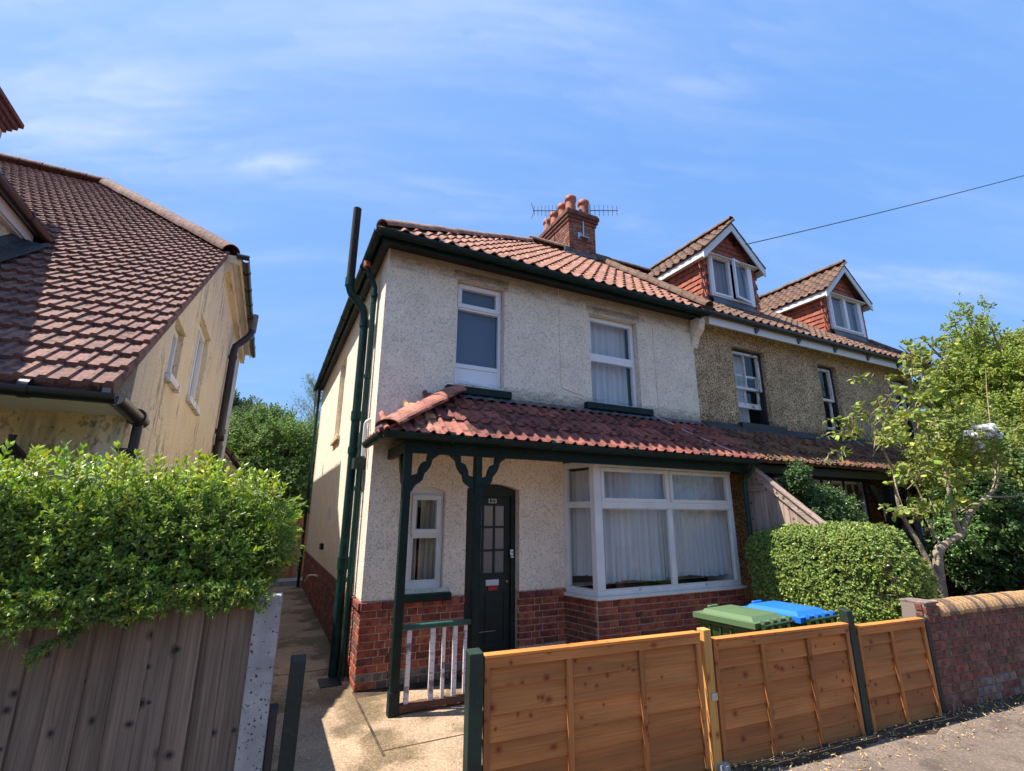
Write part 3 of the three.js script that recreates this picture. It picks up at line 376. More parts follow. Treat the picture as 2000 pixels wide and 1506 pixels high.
  part(d, 'letter_plate', cbx(1.50, 1.675, 0.905, 0.975, D, D + 0.014, 0.004), M.letter); part(d, 'leaflet', extr([[0, 0], [0.125, 0], [0.125, 0.045], [0, 0.06]], 0.01, new THREE.Matrix4().makeRotationX(0.5).setPosition(1.53, 0.855, D + 0.004)), M.red);
  part(d, 'lock', cyl([1.79, 0.945, D], [1.79, 0.945, D + 0.012], 0.013), M.brass); part(d, 'doorbell', [cbx(1.81, 1.85, 1.255, 1.325, -0.105, -0.085, 0.004), cbx(1.82, 1.86, 1.225, 1.243, -0.105, -0.09, 0.003)], M.upvc); part(d, 'bell_push', cyl([1.83, 1.295, -0.09], [1.83, 1.295, -0.08], 0.009), M.blackPaint);
  part(d, 'knocker_plate', [bx(1.42, 1.64, 0.392, 0.397, D, D + 0.004)], M.metal);
  const font = await new FontLoader().loadAsync('fonts/droid/droid_serif_bold.typeface.json'); const tg = new TextGeometry('123', { font, size: 0.056, depth: 0.006, curveSegments: 5 }); tg.computeBoundingBox(); tg.translate(1.51, 1.893, D); part(d, 'house_number', tg, std({ color: RGB(0.62, 0.62, 0.58), roughness: 0.5 }));
  part(H, 'doorstep', cbx(1.1, 1.95, 0, 0.05, -0.2, 0.32, 0.01), M.brick[3]);
  part(H, 'vestibule', bx(1.15, 1.92, 0.05, 2.2, -0.23, -0.20), M.blackPaint);

  // bay window
  const bay = sub(H, 'bay_window', 'white bay window with net curtains under the porch'), zB = 0.55, XL = 2.67, XR = 5.15;
  part(bay, 'frame', [cbx(XL, XR, 2.355, 2.43, zB - 0.06, zB + 0.02, 0.006), cbx(XL, XR, 0.80, 0.865, zB - 0.07, zB, 0.006), cbx(XL, XL + 0.115, 0.865, 2.355, zB - 0.07, zB, 0.006), cbx(XR - 0.075, XR, 0.865, 2.355, zB - 0.07, zB, 0.006), cbx(3.89, 3.955, 0.865, 2.355, zB - 0.065, zB - 0.003, 0.006), cbx(XL + 0.11, XR - 0.07, 1.835, 1.925, zB - 0.062, zB + 0.008, 0.006), ...frame(2.775, 3.905, 1.915, 2.35, zB - 0.04, zB + 0.016, 0.05), ...frame(3.94, 5.09, 1.915, 2.35, zB - 0.04, zB + 0.016, 0.05), ...frame(2.785, 3.89, 0.865, 1.835, zB - 0.05, zB - 0.006, 0.012), ...frame(3.955, 5.075, 0.865, 1.835, zB - 0.05, zB - 0.006, 0.012)], M.upvcOld);
  for (const [x0, x1, y0, y1] of [[2.825, 3.855, 1.965, 2.30], [3.99, 5.04, 1.965, 2.30], [2.797, 3.878, 0.877, 1.823], [3.967, 5.063, 0.877, 1.823]]) part(bay, 'pane', paneG(x0, x1, y0, y1, zB - 0.03), M.glass);
  { // splayed left side
    const A = V(2.55, 0, 0.0), B = V(2.67, 0, zB - 0.005), Ux = B.clone().sub(A).normalize(), Nx = Ux.clone().cross(V(0, 1, 0)), L = A.distanceTo(B), mt = basis(Ux, V(0, 1, 0), Nx, A), at = g => g.applyMatrix4(mt);
    part(bay, 'frame', [...frame(0.0, L, 0.80, 2.43, -0.065, 0, 0.075, 0.075), cbx(0.07, L - 0.06, 1.84, 1.92, -0.06, 0.006, 0.006)].map(at), M.upvcOld);
    part(bay, 'pane', at(paneG(0.075, L - 0.075, 0.875, 1.84, -0.03)), M.glass); part(bay, 'pane', at(paneG(0.075, L - 0.075, 1.92, 2.355, -0.03)), M.glass);
    part(bay, 'mortar', [at(bx(0, L, 0, 0.76, -0.2, -0.006)), bx(2.66, 5.16, 0, 0.76, 0.2, zB - 0.006)], M.mortar);
    bricks(bay, V(XL - 0.005, 0, zB), V(1, 0, 0), V(0, 0, 1), XR - XL + 0.04, 10, (c) => pick(M.brick), { first: 1 });
    bricks(bay, A.clone(), Ux, Nx, L, 10, (c) => pick(M.brickOld.slice(0, 3).concat(M.brick.slice(3, 5))), { first: 0 });
    part(bay, 'sill', [extr([[XL - 0.035, 0], [XR + 0.05, 0], [XR + 0.05, 0.1], [2.72, 0.12], [2.6, 0.62], [2.505, 0.62]].map(([x, y]) => [x, y]), 0.035, basis(V(1, 0, 0), V(0, 0, -1), V(0, 1, 0), V(0, 0.765, zB + 0.035)))], M.upvcOld);
    part(bay, 'side_wall', [bx(5.09, 5.19, 0, 2.44, 0.0, 0.46)], M.plaster); part(bay, 'head', bx(2.56, 5.2, 2.432, 2.47, 0.0, zB + 0.01), M.greenDark);
  }
  part(bay, 'net_curtain', [curtain(2.77, 3.93, 0.925, 2.33, zB - 0.18, 12, 0.022, 11), curtain(3.92, 5.09, 0.935, 2.33, zB - 0.18, 12, 0.022, 12)], M.curtain);
  part(bay, 'net_curtain', (() => { const g = curtain(-0.42, 0.42, 1.0, 2.33, 0, 8, 0.02, 14); g.applyMatrix4(basis(V(0.2, 0, 0.98), V(0, 1, 0), V(-0.98, 0, 0.2), V(2.70, 0, 0.0))); return g; })(), M.curtain);
  part(bay, 'window_latch', [cbx(3.3, 3.33, 0.84, 0.86, zB, zB + 0.01, 0.003), cbx(4.45, 4.48, 0.84, 0.86, zB, zB + 0.01, 0.003)], M.metal);

  // porch
  const po = sub(H, 'porch', 'dark green timber porch with a tiled lean-to roof');
  part(po, 'beam', [cbx(0.17, 5.2, 2.36, 2.475, 0.745, 0.80, 0.005), cbx(0.17, 0.225, 2.36, 2.475, 0.0, 0.7449, 0.005), cbx(0.10, 5.25, 2.475, 2.50, 0.72, 0.83, 0.003)], M.green);
  part(po, 'ceiling', bx(0.23, 5.2, 2.46, 2.472, 0.0, 0.744), M.plaster);
  for (const [x, z] of [[0.215, 0.77], [0.985, 0.775]]) part(po, 'post', [cbx(x - 0.04, x + 0.04, 0.0, 2.36, z - 0.04, z + 0.04, 0.005), ...(x < 0.5 ? [cbx(x - 0.049, x + 0.049, 0.0, 0.2, z - 0.049, z + 0.049, 0.008)] : [])], M.green, 'dark green porch post');
  const BR = [[0.035, 1.95], [0.06, 1.985], [0.082, 2.029], [0.133, 2.063], [0.162, 2.091], [0.176, 2.155], [0.202, 2.177], [0.24, 2.235], [0.257, 2.301], [0.281, 2.323], [0.314, 2.345], [0.335, 2.362], [0.212, 2.362], [0.202, 2.345], [0.198, 2.288], [0.15, 2.268], [0.12, 2.215], [0.108, 2.154], [0.057, 2.138], [0.035, 2.12]], brk = s => BR.map(([a, b]) => [s * a, b]);
  for (const [x, s] of [[0.215, 1], [0.985, -1], [0.985, 1]]) { const p = brk(s).map(([a, b]) => [a + x, b]); part(po, 'bracket', extr(s < 0 ? p.reverse() : p, 0.045, new THREE.Matrix4().makeTranslation(0, 0, 0.75), 0.004), M.green); }
  { const p = brk(1); part(po, 'bracket', extr(p, 0.045, basis(V(0, 0, -1), V(0, 1, 0), V(1, 0, 0), V(0.19, 0, 0.77)), 0.004), M.green); }
  part(po, 'handrail', [cbx(0.25, 0.955, 0.695, 0.742, 0.745, 0.80, 0.012)], M.greenRail);
  for (const [x, wd] of [[0.33, 0.046], [0.56, 0.05], [0.673, 0.034], [0.788, 0.046], [0.895, 0.034]]) { const g = grain(cbx(x - wd / 2, x + wd / 2, 0.075, 0.696, 0.76, 0.785, 0.004), 1); g.rotateZ(0); part(po, 'baluster', g, M.peel); }
  part(po, 'bottom_rail', (() => { const g = grain(new THREE.BoxGeometry(0.72, 0.06, 0.07, 24, 3, 3).toNonIndexed(), 0), p = g.attributes.position; for (let i = 0; i < p.count; i++) { const x = p.getX(i), y = p.getY(i), z = p.getZ(i), n = 0.02 * (fbm(x * 1.3 + 2, z * 3 + y * 2 + 4, 8, 8, 4, 3) - 0.5); p.setXYZ(i, x, y + n * 1.6 - 0.006, z + n); } g.translate(0.61, 0.06, 0.772); g.computeVertexNormals(); g.userData.uvDone = true; return g; })(), M.rotWood, 'rotten bottom rail');
  part(po, 'gutter', [half([-0.08, 2.525, 0.95], [5.3, 2.515, 0.95], 0.052), half([-0.08, 2.525, 0.9], [-0.08, 2.525, 0.02], 0.052), ...[0.6, 1.8, 3.0, 4.2].map(x => cyl([x, 2.52, 0.95], [x + 0.05, 2.52, 0.95], 0.058))], M.green);
  // porch roof: eaves y 2.54 z .93 rising to 3.2 on the wall, hipped at the left
  const E0 = V(-0.08, 2.535, 0.955), Wd = V(0, 0.665, -0.925).normalize(), U = V(1, 0, 0), SL = Math.hypot(0.665, 0.925);
  part(po, 'roof_deck', [poly([[-0.08, 2.53, 0.95], [5.27, 2.53, 0.95], [5.27, 3.195, 0.025], [0.92, 3.195, 0.025]], 0.02), poly([[-0.08, 2.53, 0.02], [-0.08, 2.53, 0.95], [0.92, 3.195, 0.025]], 0.02)], M.tileMoss[2]);
  const dg = tileGeo(0.31, SL / 3, ROMAN, 0.018, 0.03);
  tiles(po, E0, U, Wd, 18, 3, 0.31, SL / 3, dg, M.tilePorch, { inside: (u, v) => u > (v / SL) * 1.0 - 0.08 && u < 5.5, mat: (c, r) => r === 0 && c < 3 ? M.tilePorchPale[c % 2 ? 0 : 2] : r === 1 && c === 1 ? M.tilePorchPale[1] : pick(M.tilePorch), tilt: 0.05 });
  { const e = V(-0.08, 2.535, 0.02), U2 = V(0, 0, 1), W2 = V(1.0, 0.665, 0).normalize(), L2 = Math.hypot(1, 0.665); tiles(po, e, U2, W2, 3, 3, 0.31, L2 / 3, tileGeo(0.31, L2 / 3, ROMAN, 0.018, 0.03), M.tilePorch, { inside: (u, v) => u < 0.93 * (1 - v / L2) + 0.05 }); }
  ridge(po, [-0.04, 2.595, 0.92], [0.96, 3.27, 0.02], 0.15, [M.tilePorchPale[0], M.tilePorchPale[2], M.tilePorch[0]], 'hip_tile', 0.44, V(0, 1, 0), 0.5);
  part(po, 'lead_flashing', (() => { const n = 260, pos = []; for (let i = 0; i < n; i++) { const x0 = 1.0 + 4.27 * i / n, x1 = 1.0 + 4.27 * (i + 1) / n, f = x => 0.012 * Math.max(0, Math.sin(x * 40.5)); const a = [x0, 3.245, 0.008], b = [x1, 3.245, 0.008], c = [x1, 3.235 + f(x1), 0.04], d_ = [x0, 3.235 + f(x0), 0.04], e = [x1, 3.17 + f(x1), 0.128], g = [x0, 3.17 + f(x0), 0.128]; pos.push(...a, ...d_, ...c, ...a, ...c, ...b, ...d_, ...g, ...e, ...d_, ...e, ...c); } const g = new THREE.BufferGeometry(); g.setAttribute('position', new THREE.Float32BufferAttribute(pos, 3)); g.computeVertexNormals(); return g; })(), M.lead);
  part(po, 'cable', tube([[4.25, 3.24, 0.05], [4.42, 3.12, 0.2], [4.52, 2.98, 0.38], [4.72, 2.82, 0.6], [4.92, 2.62, 0.9]], 0.006, 6, 24), M.whiteCable);
  part(po, 'wall_plate', bx(5.19, 5.27, 2.36, 2.5, 0.0, 0.8), M.green);

  // eaves, gutters, pipes
  part(H, 'soffit', [bx(-0.12, 5.3, 5.062, 5.09, 0.0, 0.27), bx(-0.12, 0.0, 5.062, 5.09, -8.3, 0.0)], M.blackPaint);
  part(H, 'fascia', [cbx(-0.12, 5.225, 4.985, 5.14, 0.255, 0.28, 0.004), cbx(-0.13, -0.105, 4.985, 5.14, -8.3, 0.28, 0.004)], M.green);
  const gutterClips = []; for (const x of [0.55, 1.6, 2.7, 3.8, 4.9]) gutterClips.push(cyl([x, 5.075, 0.345], [x + 0.05, 5.075, 0.345], 0.065)); for (let z = -0.7; z > -8; z -= 1.0) gutterClips.push(cyl([-0.19, 5.075, z], [-0.19, 5.075, z + 0.05], 0.065));
  part(H, 'gutter', [half([-0.19, 5.08, 0.345], [5.29, 5.07, 0.345], 0.058), half([-0.19, 5.08, -8.3], [-0.19, 5.08, 0.345], 0.058), ...gutterClips], M.green, 'dark green gutter');
  const soil = sub(H, 'soil_stack', 'thick green soil stack rising past the eaves'); 
  part(soil, 'pipe', [tube([[-0.13, 0.0, -0.62], [-0.13, 4.28, -0.64]], 0.055, 14, 2), tube([[-0.13, 4.26, -0.64], [-0.15, 4.42, -0.64], [-0.33, 4.62, -0.62], [-0.365, 4.72, -0.62], [-0.365, 4.8, -0.62]], 0.056, 14, 20)], M.greenPipe);
  part(soil, 'vent_pipe', cyl([-0.365, 4.8, -0.62], [-0.365, 5.92, -0.62], 0.055, 0.055, 16), M.soot); part(soil, 'collar', [cyl([-0.13, 1.12, -0.62], [-0.13, 1.26, -0.62], 0.068), cyl([-0.13, 2.9, -0.63], [-0.13, 3.02, -0.63], 0.066), cyl([-0.13, 2.48, -0.63], [-0.13, 2.56, -0.63], 0.066), cyl([-0.13, 4.18, -0.64], [-0.13, 4.28, -0.64], 0.068), cyl([-0.365, 4.72, -0.62], [-0.365, 4.84, -0.62], 0.066)], M.greenPipe);
  const rp = sub(H, 'rainwater_pipe', 'thin green rainwater pipe'); part(rp, 'pipe', [tube([[-0.19, 5.02, -0.42], [-0.19, 4.92, -0.42], [-0.07, 4.72, -0.44], [-0.065, 4.6, -0.44], [-0.065, 0.03, -0.42]], 0.036, 12, 40)], M.greenPipe);
  part(rp, 'collar', [1.0, 2.02, 3.42, 4.55].map(y => cyl([-0.065, y, -0.43], [-0.065, y + 0.05, -0.43], 0.044)), M.greenPipe); part(rp, 'outlet', cyl([-0.19, 4.95, -0.42], [-0.19, 5.03, -0.42], 0.05), M.pot);
  part(H, 'hopper', extr([[-0.09, 0], [0.09, 0], [0.12, 0.13], [-0.12, 0.13]], 0.13, basis(V(0, 0, 1), V(0, 1, 0), V(-1, 0, 0), V(-0.01, 2.28, -0.50))), M.greenPost); part(H, 'waste_pipe', [tube([[-0.06, 2.42, -0.30], [-0.06, 2.82, -0.30], [0.0, 2.87, -0.30]], 0.022, 10, 16)], M.whiteCable); part(H, 'waste_pipe', [tube([[-0.07, 2.42, -0.52], [-0.07, 2.74, -0.52], [0.0, 2.79, -0.52]], 0.022, 10, 16)], M.greenPipe);
  part(H, 'rear_pipe', cyl([-0.10, 0.0, -8.1], [-0.10, 5.05, -8.1], 0.035), M.greenPipe);
  part(H, 'porch_downpipe', tube([[5.22, 2.5, 0.93], [5.22, 2.4, 0.9], [5.215, 2.3, 0.78], [5.215, 2.2, 0.74], [5.215, 0.1, 0.74]], 0.034, 10, 24), M.greenPipe);
  part(H, 'cable', tube([[2.55, 5.05, 0.006], [2.56, 3.56, 0.006], [2.62, 3.5, 0.006], [2.95, 3.43, 0.006]], 0.007, 6, 30), M.roughcast); part(H, 'cable', tube([[4.36, 4.9, 0.006], [4.37, 3.3, 0.006]], 0.006, 6, 4), M.roughcast);
  part(H, 'wall_vent', [bx(-0.012, 0.02, 1.66, 1.86, -3.95, -3.55)], M.letter); part(H, 'wall_vent', [bx(-0.05, 0.02, 1.12, 1.22, -4.4, -4.15)], M.soot); part(H, 'waste_pipe', tube([[0.0, 0.62, -4.6], [-0.06, 0.62, -4.8], [-0.1, 0.55, -5.4], [-0.12, 0.4, -5.9]], 0.02, 8, 20), M.plaster);
  part(H, 'drain_gully', bx(-0.30, -0.08, 0.0, 0.012, -0.55, -0.25), M.blackPaint);
  part(H, 'corbel', [extr([[0.002, 4.55], [0.07, 4.72], [0.19, 4.83], [0.22, 4.96], [0.22, 5.05], [0.002, 5.05]], 0.12, basis(V(0, 0, 1), V(0, 1, 0), V(-1, 0, 0), V(5.36, 0, 0)), 0.012)], M.roughcast);

  // main roof
  const roof = sub(H, 'roof', 'orange pantiled hipped roof'), e0 = [-0.22, 5.13, 0.34], e1 = [5.30, 5.13, 0.34], AP = [3.55, 7.62, -2.72], RD = [5.30, 7.62, -2.72];
  part(roof, 'roof_deck', [poly([e0, e1, RD, AP], 0.05), poly([[-0.22, 5.13, -8.35], e0, AP, [3.55, 7.62, -5.4]], 0.05), poly([[5.3, 5.13, -8.35], [-0.22, 5.13, -8.35], [3.55, 7.62, -5.4], [5.3, 7.62, -5.4]], 0.05), poly([AP, RD, [5.3, 7.62, -5.4], [3.55, 7.62, -5.4]], 0.05)], M.tileMoss[0]);
  part(roof, 'attic_gable', extr([[-0.3, 5.1], [8.2, 5.1], [5.4, 7.6], [2.7, 7.6]], 0.1, basis(V(0, 0, -1), V(0, 1, 0), V(1, 0, 0), V(5.16, 0, 0))), M.interior);
  const Wm = V(0, 2.49, -3.06).normalize(), SLm = Math.hypot(2.49, 3.06), rowsM = 13;
  tiles(roof, V(...e0), V(1, 0, 0), Wm, 28, rowsM, 0.2, SLm / rowsM, tileGeo(0.2, SLm / rowsM, PAN, 0.018), M.tileMain, { tilt: 0.085, inside: (u, v) => u > (v / SLm) * 3.77 - 0.02 && u < 5.46 });
  ridge(roof, [-0.14, 5.165, 0.28], [3.55, 7.62, -2.72], 0.095, M.tileHip, 'hip_tile', 0.36);
  ridge(roof, [3.55, 7.66, -2.72], [5.2, 7.66, -2.72], 0.12, M.tileHip, 'ridge_tile', 0.33);
  // chimney
  const ch = sub(H, 'chimney', 'shared red brick chimney with terracotta pots'), cx0 = 4.48, cx1 = 5.22, cz1 = -2.55, cz0 = -3.95, cy0 = 7.0, nC = 16;
  part(ch, 'mortar', bx(cx0 + 0.006, cx1 - 0.006, cy0, 8.42, cz0, cz1 - 0.006), M.mortar);
  bricks(ch, V(cx0, 7.2, cz1), V(1, 0, 0), V(0, 0, 1), cx1 - cx0, nC, () => pick(M.brickChim), {}); bricks(ch, V(cx0, 7.2, cz0), V(0, 0, 1), V(-1, 0, 0), cz1 - cz0, nC, () => pick(M.brickChim), { first: 1 });
  for (const [e, y0, y1] of [[0.03, 8.36, 8.44], [0.06, 8.44, 8.52], [0.085, 8.52, 8.62], [0.06, 8.62, 8.67]]) part(ch, 'oversailing_course', cbx(cx0 - e, cx1 + e, y0 + 0.001, y1, cz0 - e, cz1 + e, 0.012), e > 0.05 ? M.brickOld[1] : M.brickChim[1]);
  part(ch, 'flashing', [poly([[cx0 - 0.10, 7.48, cz1 + 0.06], [cx1, 7.50, cz1 + 0.06], [cx1, 7.62, cz1 + 0.001], [cx0 - 0.1, 7.62, cz1 + 0.001]], 0.01), bx(cx0 - 0.12, cx0 - 0.001, 7.56, 7.66, cz1 - 0.45, cz1 + 0.02)], M.lead);
  for (const [x, z] of [[4.66, -2.72], [5.03, -2.72], [4.66, -3.06], [4.66, -3.42], [4.66, -3.76], [5.03, -3.5]]) { const g = new THREE.LatheGeometry([[0.125, 0], [0.118, 0.06], [0.112, 0.2], [0.108, 0.235], [0.128, 0.25], [0.135, 0.27], [0.135, 0.31], [0.115, 0.33], [0.1, 0.325], [0.095, 0.1]].map(([a, b]) => [a * 1.08, b * 1.45]).map(p => new THREE.Vector2(...p)), 16).toNonIndexed(); g.translate(x, 8.66, z); part(ch, 'chimney_pot', g, M.pot); }
  part(ch, 'aerial_bracket', [bx(4.72, 4.82, 7.93, 8.12, cz1, cz1 + 0.012), bx(4.74, 4.97, 7.96, 7.98, cz1 + 0.01, cz1 + 0.12)], M.metal);
}

// ================================================================ right-hand pebbledashed house
const RH = thing('semi_detached_house', 'brown pebbledashed semi-detached house with two tile hung dormers and black sills', 'house', [8.8, 0, 0]);
{
  const x0 = 5.275, x1 = 12.35, wins = [[6.24, 7.12, 3.33, 4.75], [8.74, 9.36, 3.40, 4.77], [11.3, 12.15, 3.4, 4.83]];
  part(RH, 'wall', extr(rect(x0, x1, 2.55, 5.1), 0.24, new THREE.Matrix4().makeTranslation(0, 0, -0.245), 0, wins.map(w => rect(...w))), M.pebbledash, 'brown pebbledashed upper wall');
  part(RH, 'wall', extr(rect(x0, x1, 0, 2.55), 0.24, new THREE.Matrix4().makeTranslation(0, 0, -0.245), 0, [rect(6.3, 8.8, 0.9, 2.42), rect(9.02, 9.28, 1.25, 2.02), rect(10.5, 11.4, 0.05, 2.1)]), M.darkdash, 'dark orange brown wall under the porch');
  part(RH, 'wall', [bx(x1 - 0.24, x1, 0, 5.1, -8, -0.246), bx(x0, x1, 0, 5.1, -8.2, -8)], M.pebbledash);
  part(RH, 'interior_wall', [bx(5.46, x1 - 0.25, 0.05, 5.1, -3.6, -3.5), bx(5.46, x1 - 0.25, 2.6, 2.7, -3.5, -0.25), bx(5.46, x1 - 0.25, 5.11, 5.16, -8, -0.25), bx(10, 10.1, 0, 5.1, -3.5, -0.25), bx(7.9, 8.0, 2.7, 5.1, -3.5, -0.25)], M.interior);
  stain(RH, x0, x1, 3.16, -0.25, 0.003, M.damp);
  for (const [i, [a, b, c, d]] of wins.entries()) {
    const w = sub(RH, 'sash_window', i === 0 ? 'white sash window slid part open' : 'white sash window'), zf = -0.12, zb = -0.17, mid = mx(c, d, 0.5), mz = zb - 0.05;
    part(w, 'black_frame', frame(a, b, c, d, zb - 0.06, zf + 0.03, 0.035), M.blackPaint);
    const lo = i === 0 ? c + 0.33 : c + 0.05, up = i === 0 ? c + 0.62 : mid;
    part(w, 'sash', [...frame(a + 0.04, b - 0.04, mid - 0.05, d - 0.04, zb, zf + 0.01, 0.045, 0.05), ...(i === 1 ? [] : [bx((a + b) / 2 - 0.012, (a + b) / 2 + 0.012, mid, d - 0.08, zb + 0.01, zf)])], M.whitePaint);
    part(w, 'sash', [...frame(a + 0.04, b - 0.04, lo, i === 0 ? d - 0.45 : mid + 0.01, mz, mz + 0.04, 0.045, i === 0 ? 0.10 : 0.06), ...(i === 1 ? [] : [bx((a + b) / 2 - 0.012, (a + b) / 2 + 0.012, lo + 0.06, mid, mz + 0.005, mz + 0.03)])], M.whitePaint);
    part(w, 'pane', paneG(a + 0.08, b - 0.08, mid, d - 0.08, zb + 0.02), M.glass); part(w, 'pane', paneG(a + 0.08, b - 0.08, lo + 0.05, mid, mz + 0.015), M.glass);
    part(w, 'net_curtain', [curtain(a + 0.03, b - (i === 0 ? 0.16 : 0.04), c + 0.03, d - 0.04, mz - 0.12, 6, 0.018, 30 + i)], i === 0 ? M.curtain : M.curtain);
    part(RH, 'sill', cbx(a - 0.06, b + 0.26, c - 0.12, c - 0.01, -0.12, 0.08, 0.01), M.blackPaint, 'black window sill');
  }
  part(RH, 'fascia', cbx(5.42, 12.45, 4.93, 5.075, 0.24, 0.262, 0.004), M.fasciaWhite, 'white fascia board'); part(RH, 'soffit', bx(5.36, 12.45, 5.06, 5.09, 0, 0.24), M.fasciaWhite);
  part(RH, 'gutter', [half([5.31, 5.115, 0.32], [12.5, 5.105, 0.32], 0.055), ...[6.55, 7.75, 8.9, 10.05, 11.2].map(x => extr([[0, 0.06], [0.13, 0.06], [0.045, -0.035], [0.02, -0.035]], 0.02, new THREE.Matrix4().makeTranslation(x, 4.985, 0.268)))], M.black);
  const roof = sub(RH, 'roof', 'weathered brown tiled roof'), e0 = [5.30, 5.15, 0.34], e1 = [12.45, 5.15, 0.34], RA = [12.45, 7.66, -2.74], RB = [5.30, 7.66, -2.74];
  part(roof, 'roof_deck', [poly([e0, e1, RA, RB], 0.05), poly([[12.45, 5.15, -8.3], [5.3, 5.15, -8.3], [5.3, 7.66, -5.4], [12.45, 7.66, -5.4]], 0.05), poly([RB, RA, [12.45, 7.66, -5.4], [5.3, 7.66, -5.4]], 0.05)], M.tileMoss[2]);
  part(roof, 'gable', extr([[-0.3, 5.1], [8.2, 5.1], [5.4, 7.6], [2.7, 7.6]], 0.1, basis(V(0, 0, -1), V(0, 1, 0), V(1, 0, 0), V(12.2, 0, 0))), M.darkdash);
  const Wm = V(0, 2.51, -3.08).normalize(), SL = Math.hypot(2.51, 3.08), n = 13, DZ = (y) => 0.34 - (y - 5.15) * 3.08 / 2.51;
  const dorm = [[6.42, 7.98], [10.42, 12.02]];
  tiles(roof, V(...e0), V(1, 0, 0), Wm, 36, n, 0.2, SL / n, tileGeo(0.2, SL / n, PAN, 0.018), M.tileRight, { inside: (u, v) => { const x = 5.3 + u, z = 0.34 - v * 3.08 / SL; return !dorm.some(([a, b]) => x > a + 0.02 && x < b - 0.02 && z < -0.6); } });
  ridge(roof, [5.25, 7.69, -2.74], [12.45, 7.69, -2.74], 0.115, M.tileRight, 'ridge_tile', 0.45);
  ridge(roof, [5.32, 5.19, 0.36], [5.32, 7.66, -2.7], 0.10, M.tileRight, 'verge_tile', 0.36, V(0, 0.77, 0.63));
  ridge(roof, [12.42, 5.19, 0.36], [12.42, 7.66, -2.7], 0.07, M.tileRight, 'verge_tile', 0.36, V(0, 0.77, 0.63));
  const hang = tileGeo(0.165, 0.115, [[0, 0], [0.04, 0.002], [0.5, 0.004], [0.96, 0.002], [1, 0]], 0.020, 0.03);
  for (const [i, [a, b]] of dorm.entries()) {
    const d = sub(RH, 'dormer', i ? 'dormer with a closed two pane window' : 'dormer with one casement ajar'), zD = -0.6, yb = 5.83, ye = 7.05, yp = 7.86, c = (a + b) / 2;
    part(d, 'cheek', [extr([[-zD, yb], [-DZ(ye), ye], [-zD, ye]], 0.06, basis(V(0, 0, -1), V(0, 1, 0), V(1, 0, 0), V(a, 0, 0))), extr([[-zD, yb], [-DZ(ye), ye], [-zD, ye]], 0.06, basis(V(0, 0, -1), V(0, 1, 0), V(1, 0, 0), V(b - 0.06, 0, 0)))], M.leadDark);
    part(d, 'front_wall', extr([[a, yb], [b, yb], [b, ye], [c, yp - 0.12], [a, ye]], 0.06, new THREE.Matrix4().makeTranslation(0, 0, zD - 0.06), 0, [rect(a + 0.16, b - 0.24, 6.08, 7.02)]), M.leadDark);
    const wx0 = a + 0.14, wx1 = b - 0.22;
    tiles(d, V(a - 0.01, yb, zD + 0.004), V(1, 0, 0), V(0, 1, 0), 10, 17, 0.165, 0.115, hang, M.tileHang, { name: 'hanging_tile', tilt: 0.17, lift: -0.006, offset: -0.08, jit: 0.7, inside: (u, v) => { const x = a + u, y = yb + v; if (x > b + 0.03) return false; if (y > ye && Math.abs(x - c) > (yp - 0.08 - y) * ((b - a) / 2 + 0.03) / (yp - ye) ) return false; return !(x > wx0 - 0.03 && x < wx1 + 0.03 && y > 5.98 && y < 7.0); } });
    tiles(d, V(a - 0.004, yb - 0.05, zD - 2.2), V(0, 0, 1), V(0, 1, 0), 14, 11, 0.16, 0.115, hang, M.tileHang, { name: 'hanging_tile', tilt: 0.17, lift: -0.006, offset: -0.08, jit: 0.7, inside: (u, v) => { const z = zD - 2.2 + u, y = yb - 0.05 + v; return z < zD + 0.02 && z > DZ(y) - 0.05 && y < ye - 0.06; } });
    for (let y = yb; y < ye; y += 0.115) part(d, 'corner_tile', cbx(b - 0.06, b + 0.02, y, y + 0.112, zD - 0.1, zD + 0.018, 0.003), pick(M.tileHang));
    part(d, 'apron', [poly([[wx0, 5.90, zD + 0.09], [wx1 + 0.03, 5.90, zD + 0.09], [wx1 + 0.03, 6.05, zD + 0.05], [wx0, 6.05, zD + 0.05]], 0.01)], M.lead);
    const w = sub(d, 'casement_window'), zf = zD + 0.06, m = mx(wx0, wx1, 0.49);
    part(w, 'frame', [...frame(wx0, wx1, 6.06, 7.02, zD - 0.03, zf, 0.05), bx(m - 0.02, m + 0.02, 6.11, 6.97, zD - 0.02, zf - 0.004), ...frame(wx0 + 0.03, m, 6.09, 6.99, zD, zf + 0.02, 0.05), cbx(wx1 - 0.05, wx1 + 0.06, 6.04, 7.02, zD + 0.01, zf + 0.014, 0.005)], M.upvc);
    const s = new THREE.Matrix4(); if (!i) { s.makeRotationY(-0.16); s.setPosition(wx1 - 0.04, 0, zf); s.multiply(new THREE.Matrix4().makeTranslation(-(wx1 - 0.04), 0, -zf)); const s2 = new THREE.Matrix4().makeTranslation(wx1 - 0.04, 0, zf).multiply(new THREE.Matrix4().makeRotationY(0.17)).multiply(new THREE.Matrix4().makeTranslation(-(wx1 - 0.04), 0, -zf)); s.copy(s2); }
    part(w, 'casement', frame(m + 0.005, wx1 - 0.04, 6.09, 6.99, zD + 0.03, zf + 0.02, 0.05).map(g => g.applyMatrix4(s)), M.upvc); part(w, 'pane', paneG(wx0 + 0.08, m - 0.05, 6.14, 6.94, zf - 0.01), M.glass); part(w, 'pane', paneG(m + 0.055, wx1 - 0.09, 6.14, 6.94, zf).applyMatrix4(s), M.glass);
    part(w, 'curtain', [curtain(wx0 + 0.04, m + 0.16, 6.06, 7.0, zD - 0.10, 5, 0.015, 50 + i), curtain(m + (i ? 0.1 : 0.35), wx1 - 0.05, 6.06, 7.0, zD - 0.10, 4, 0.015, 52 + i)], M.curtainDark);
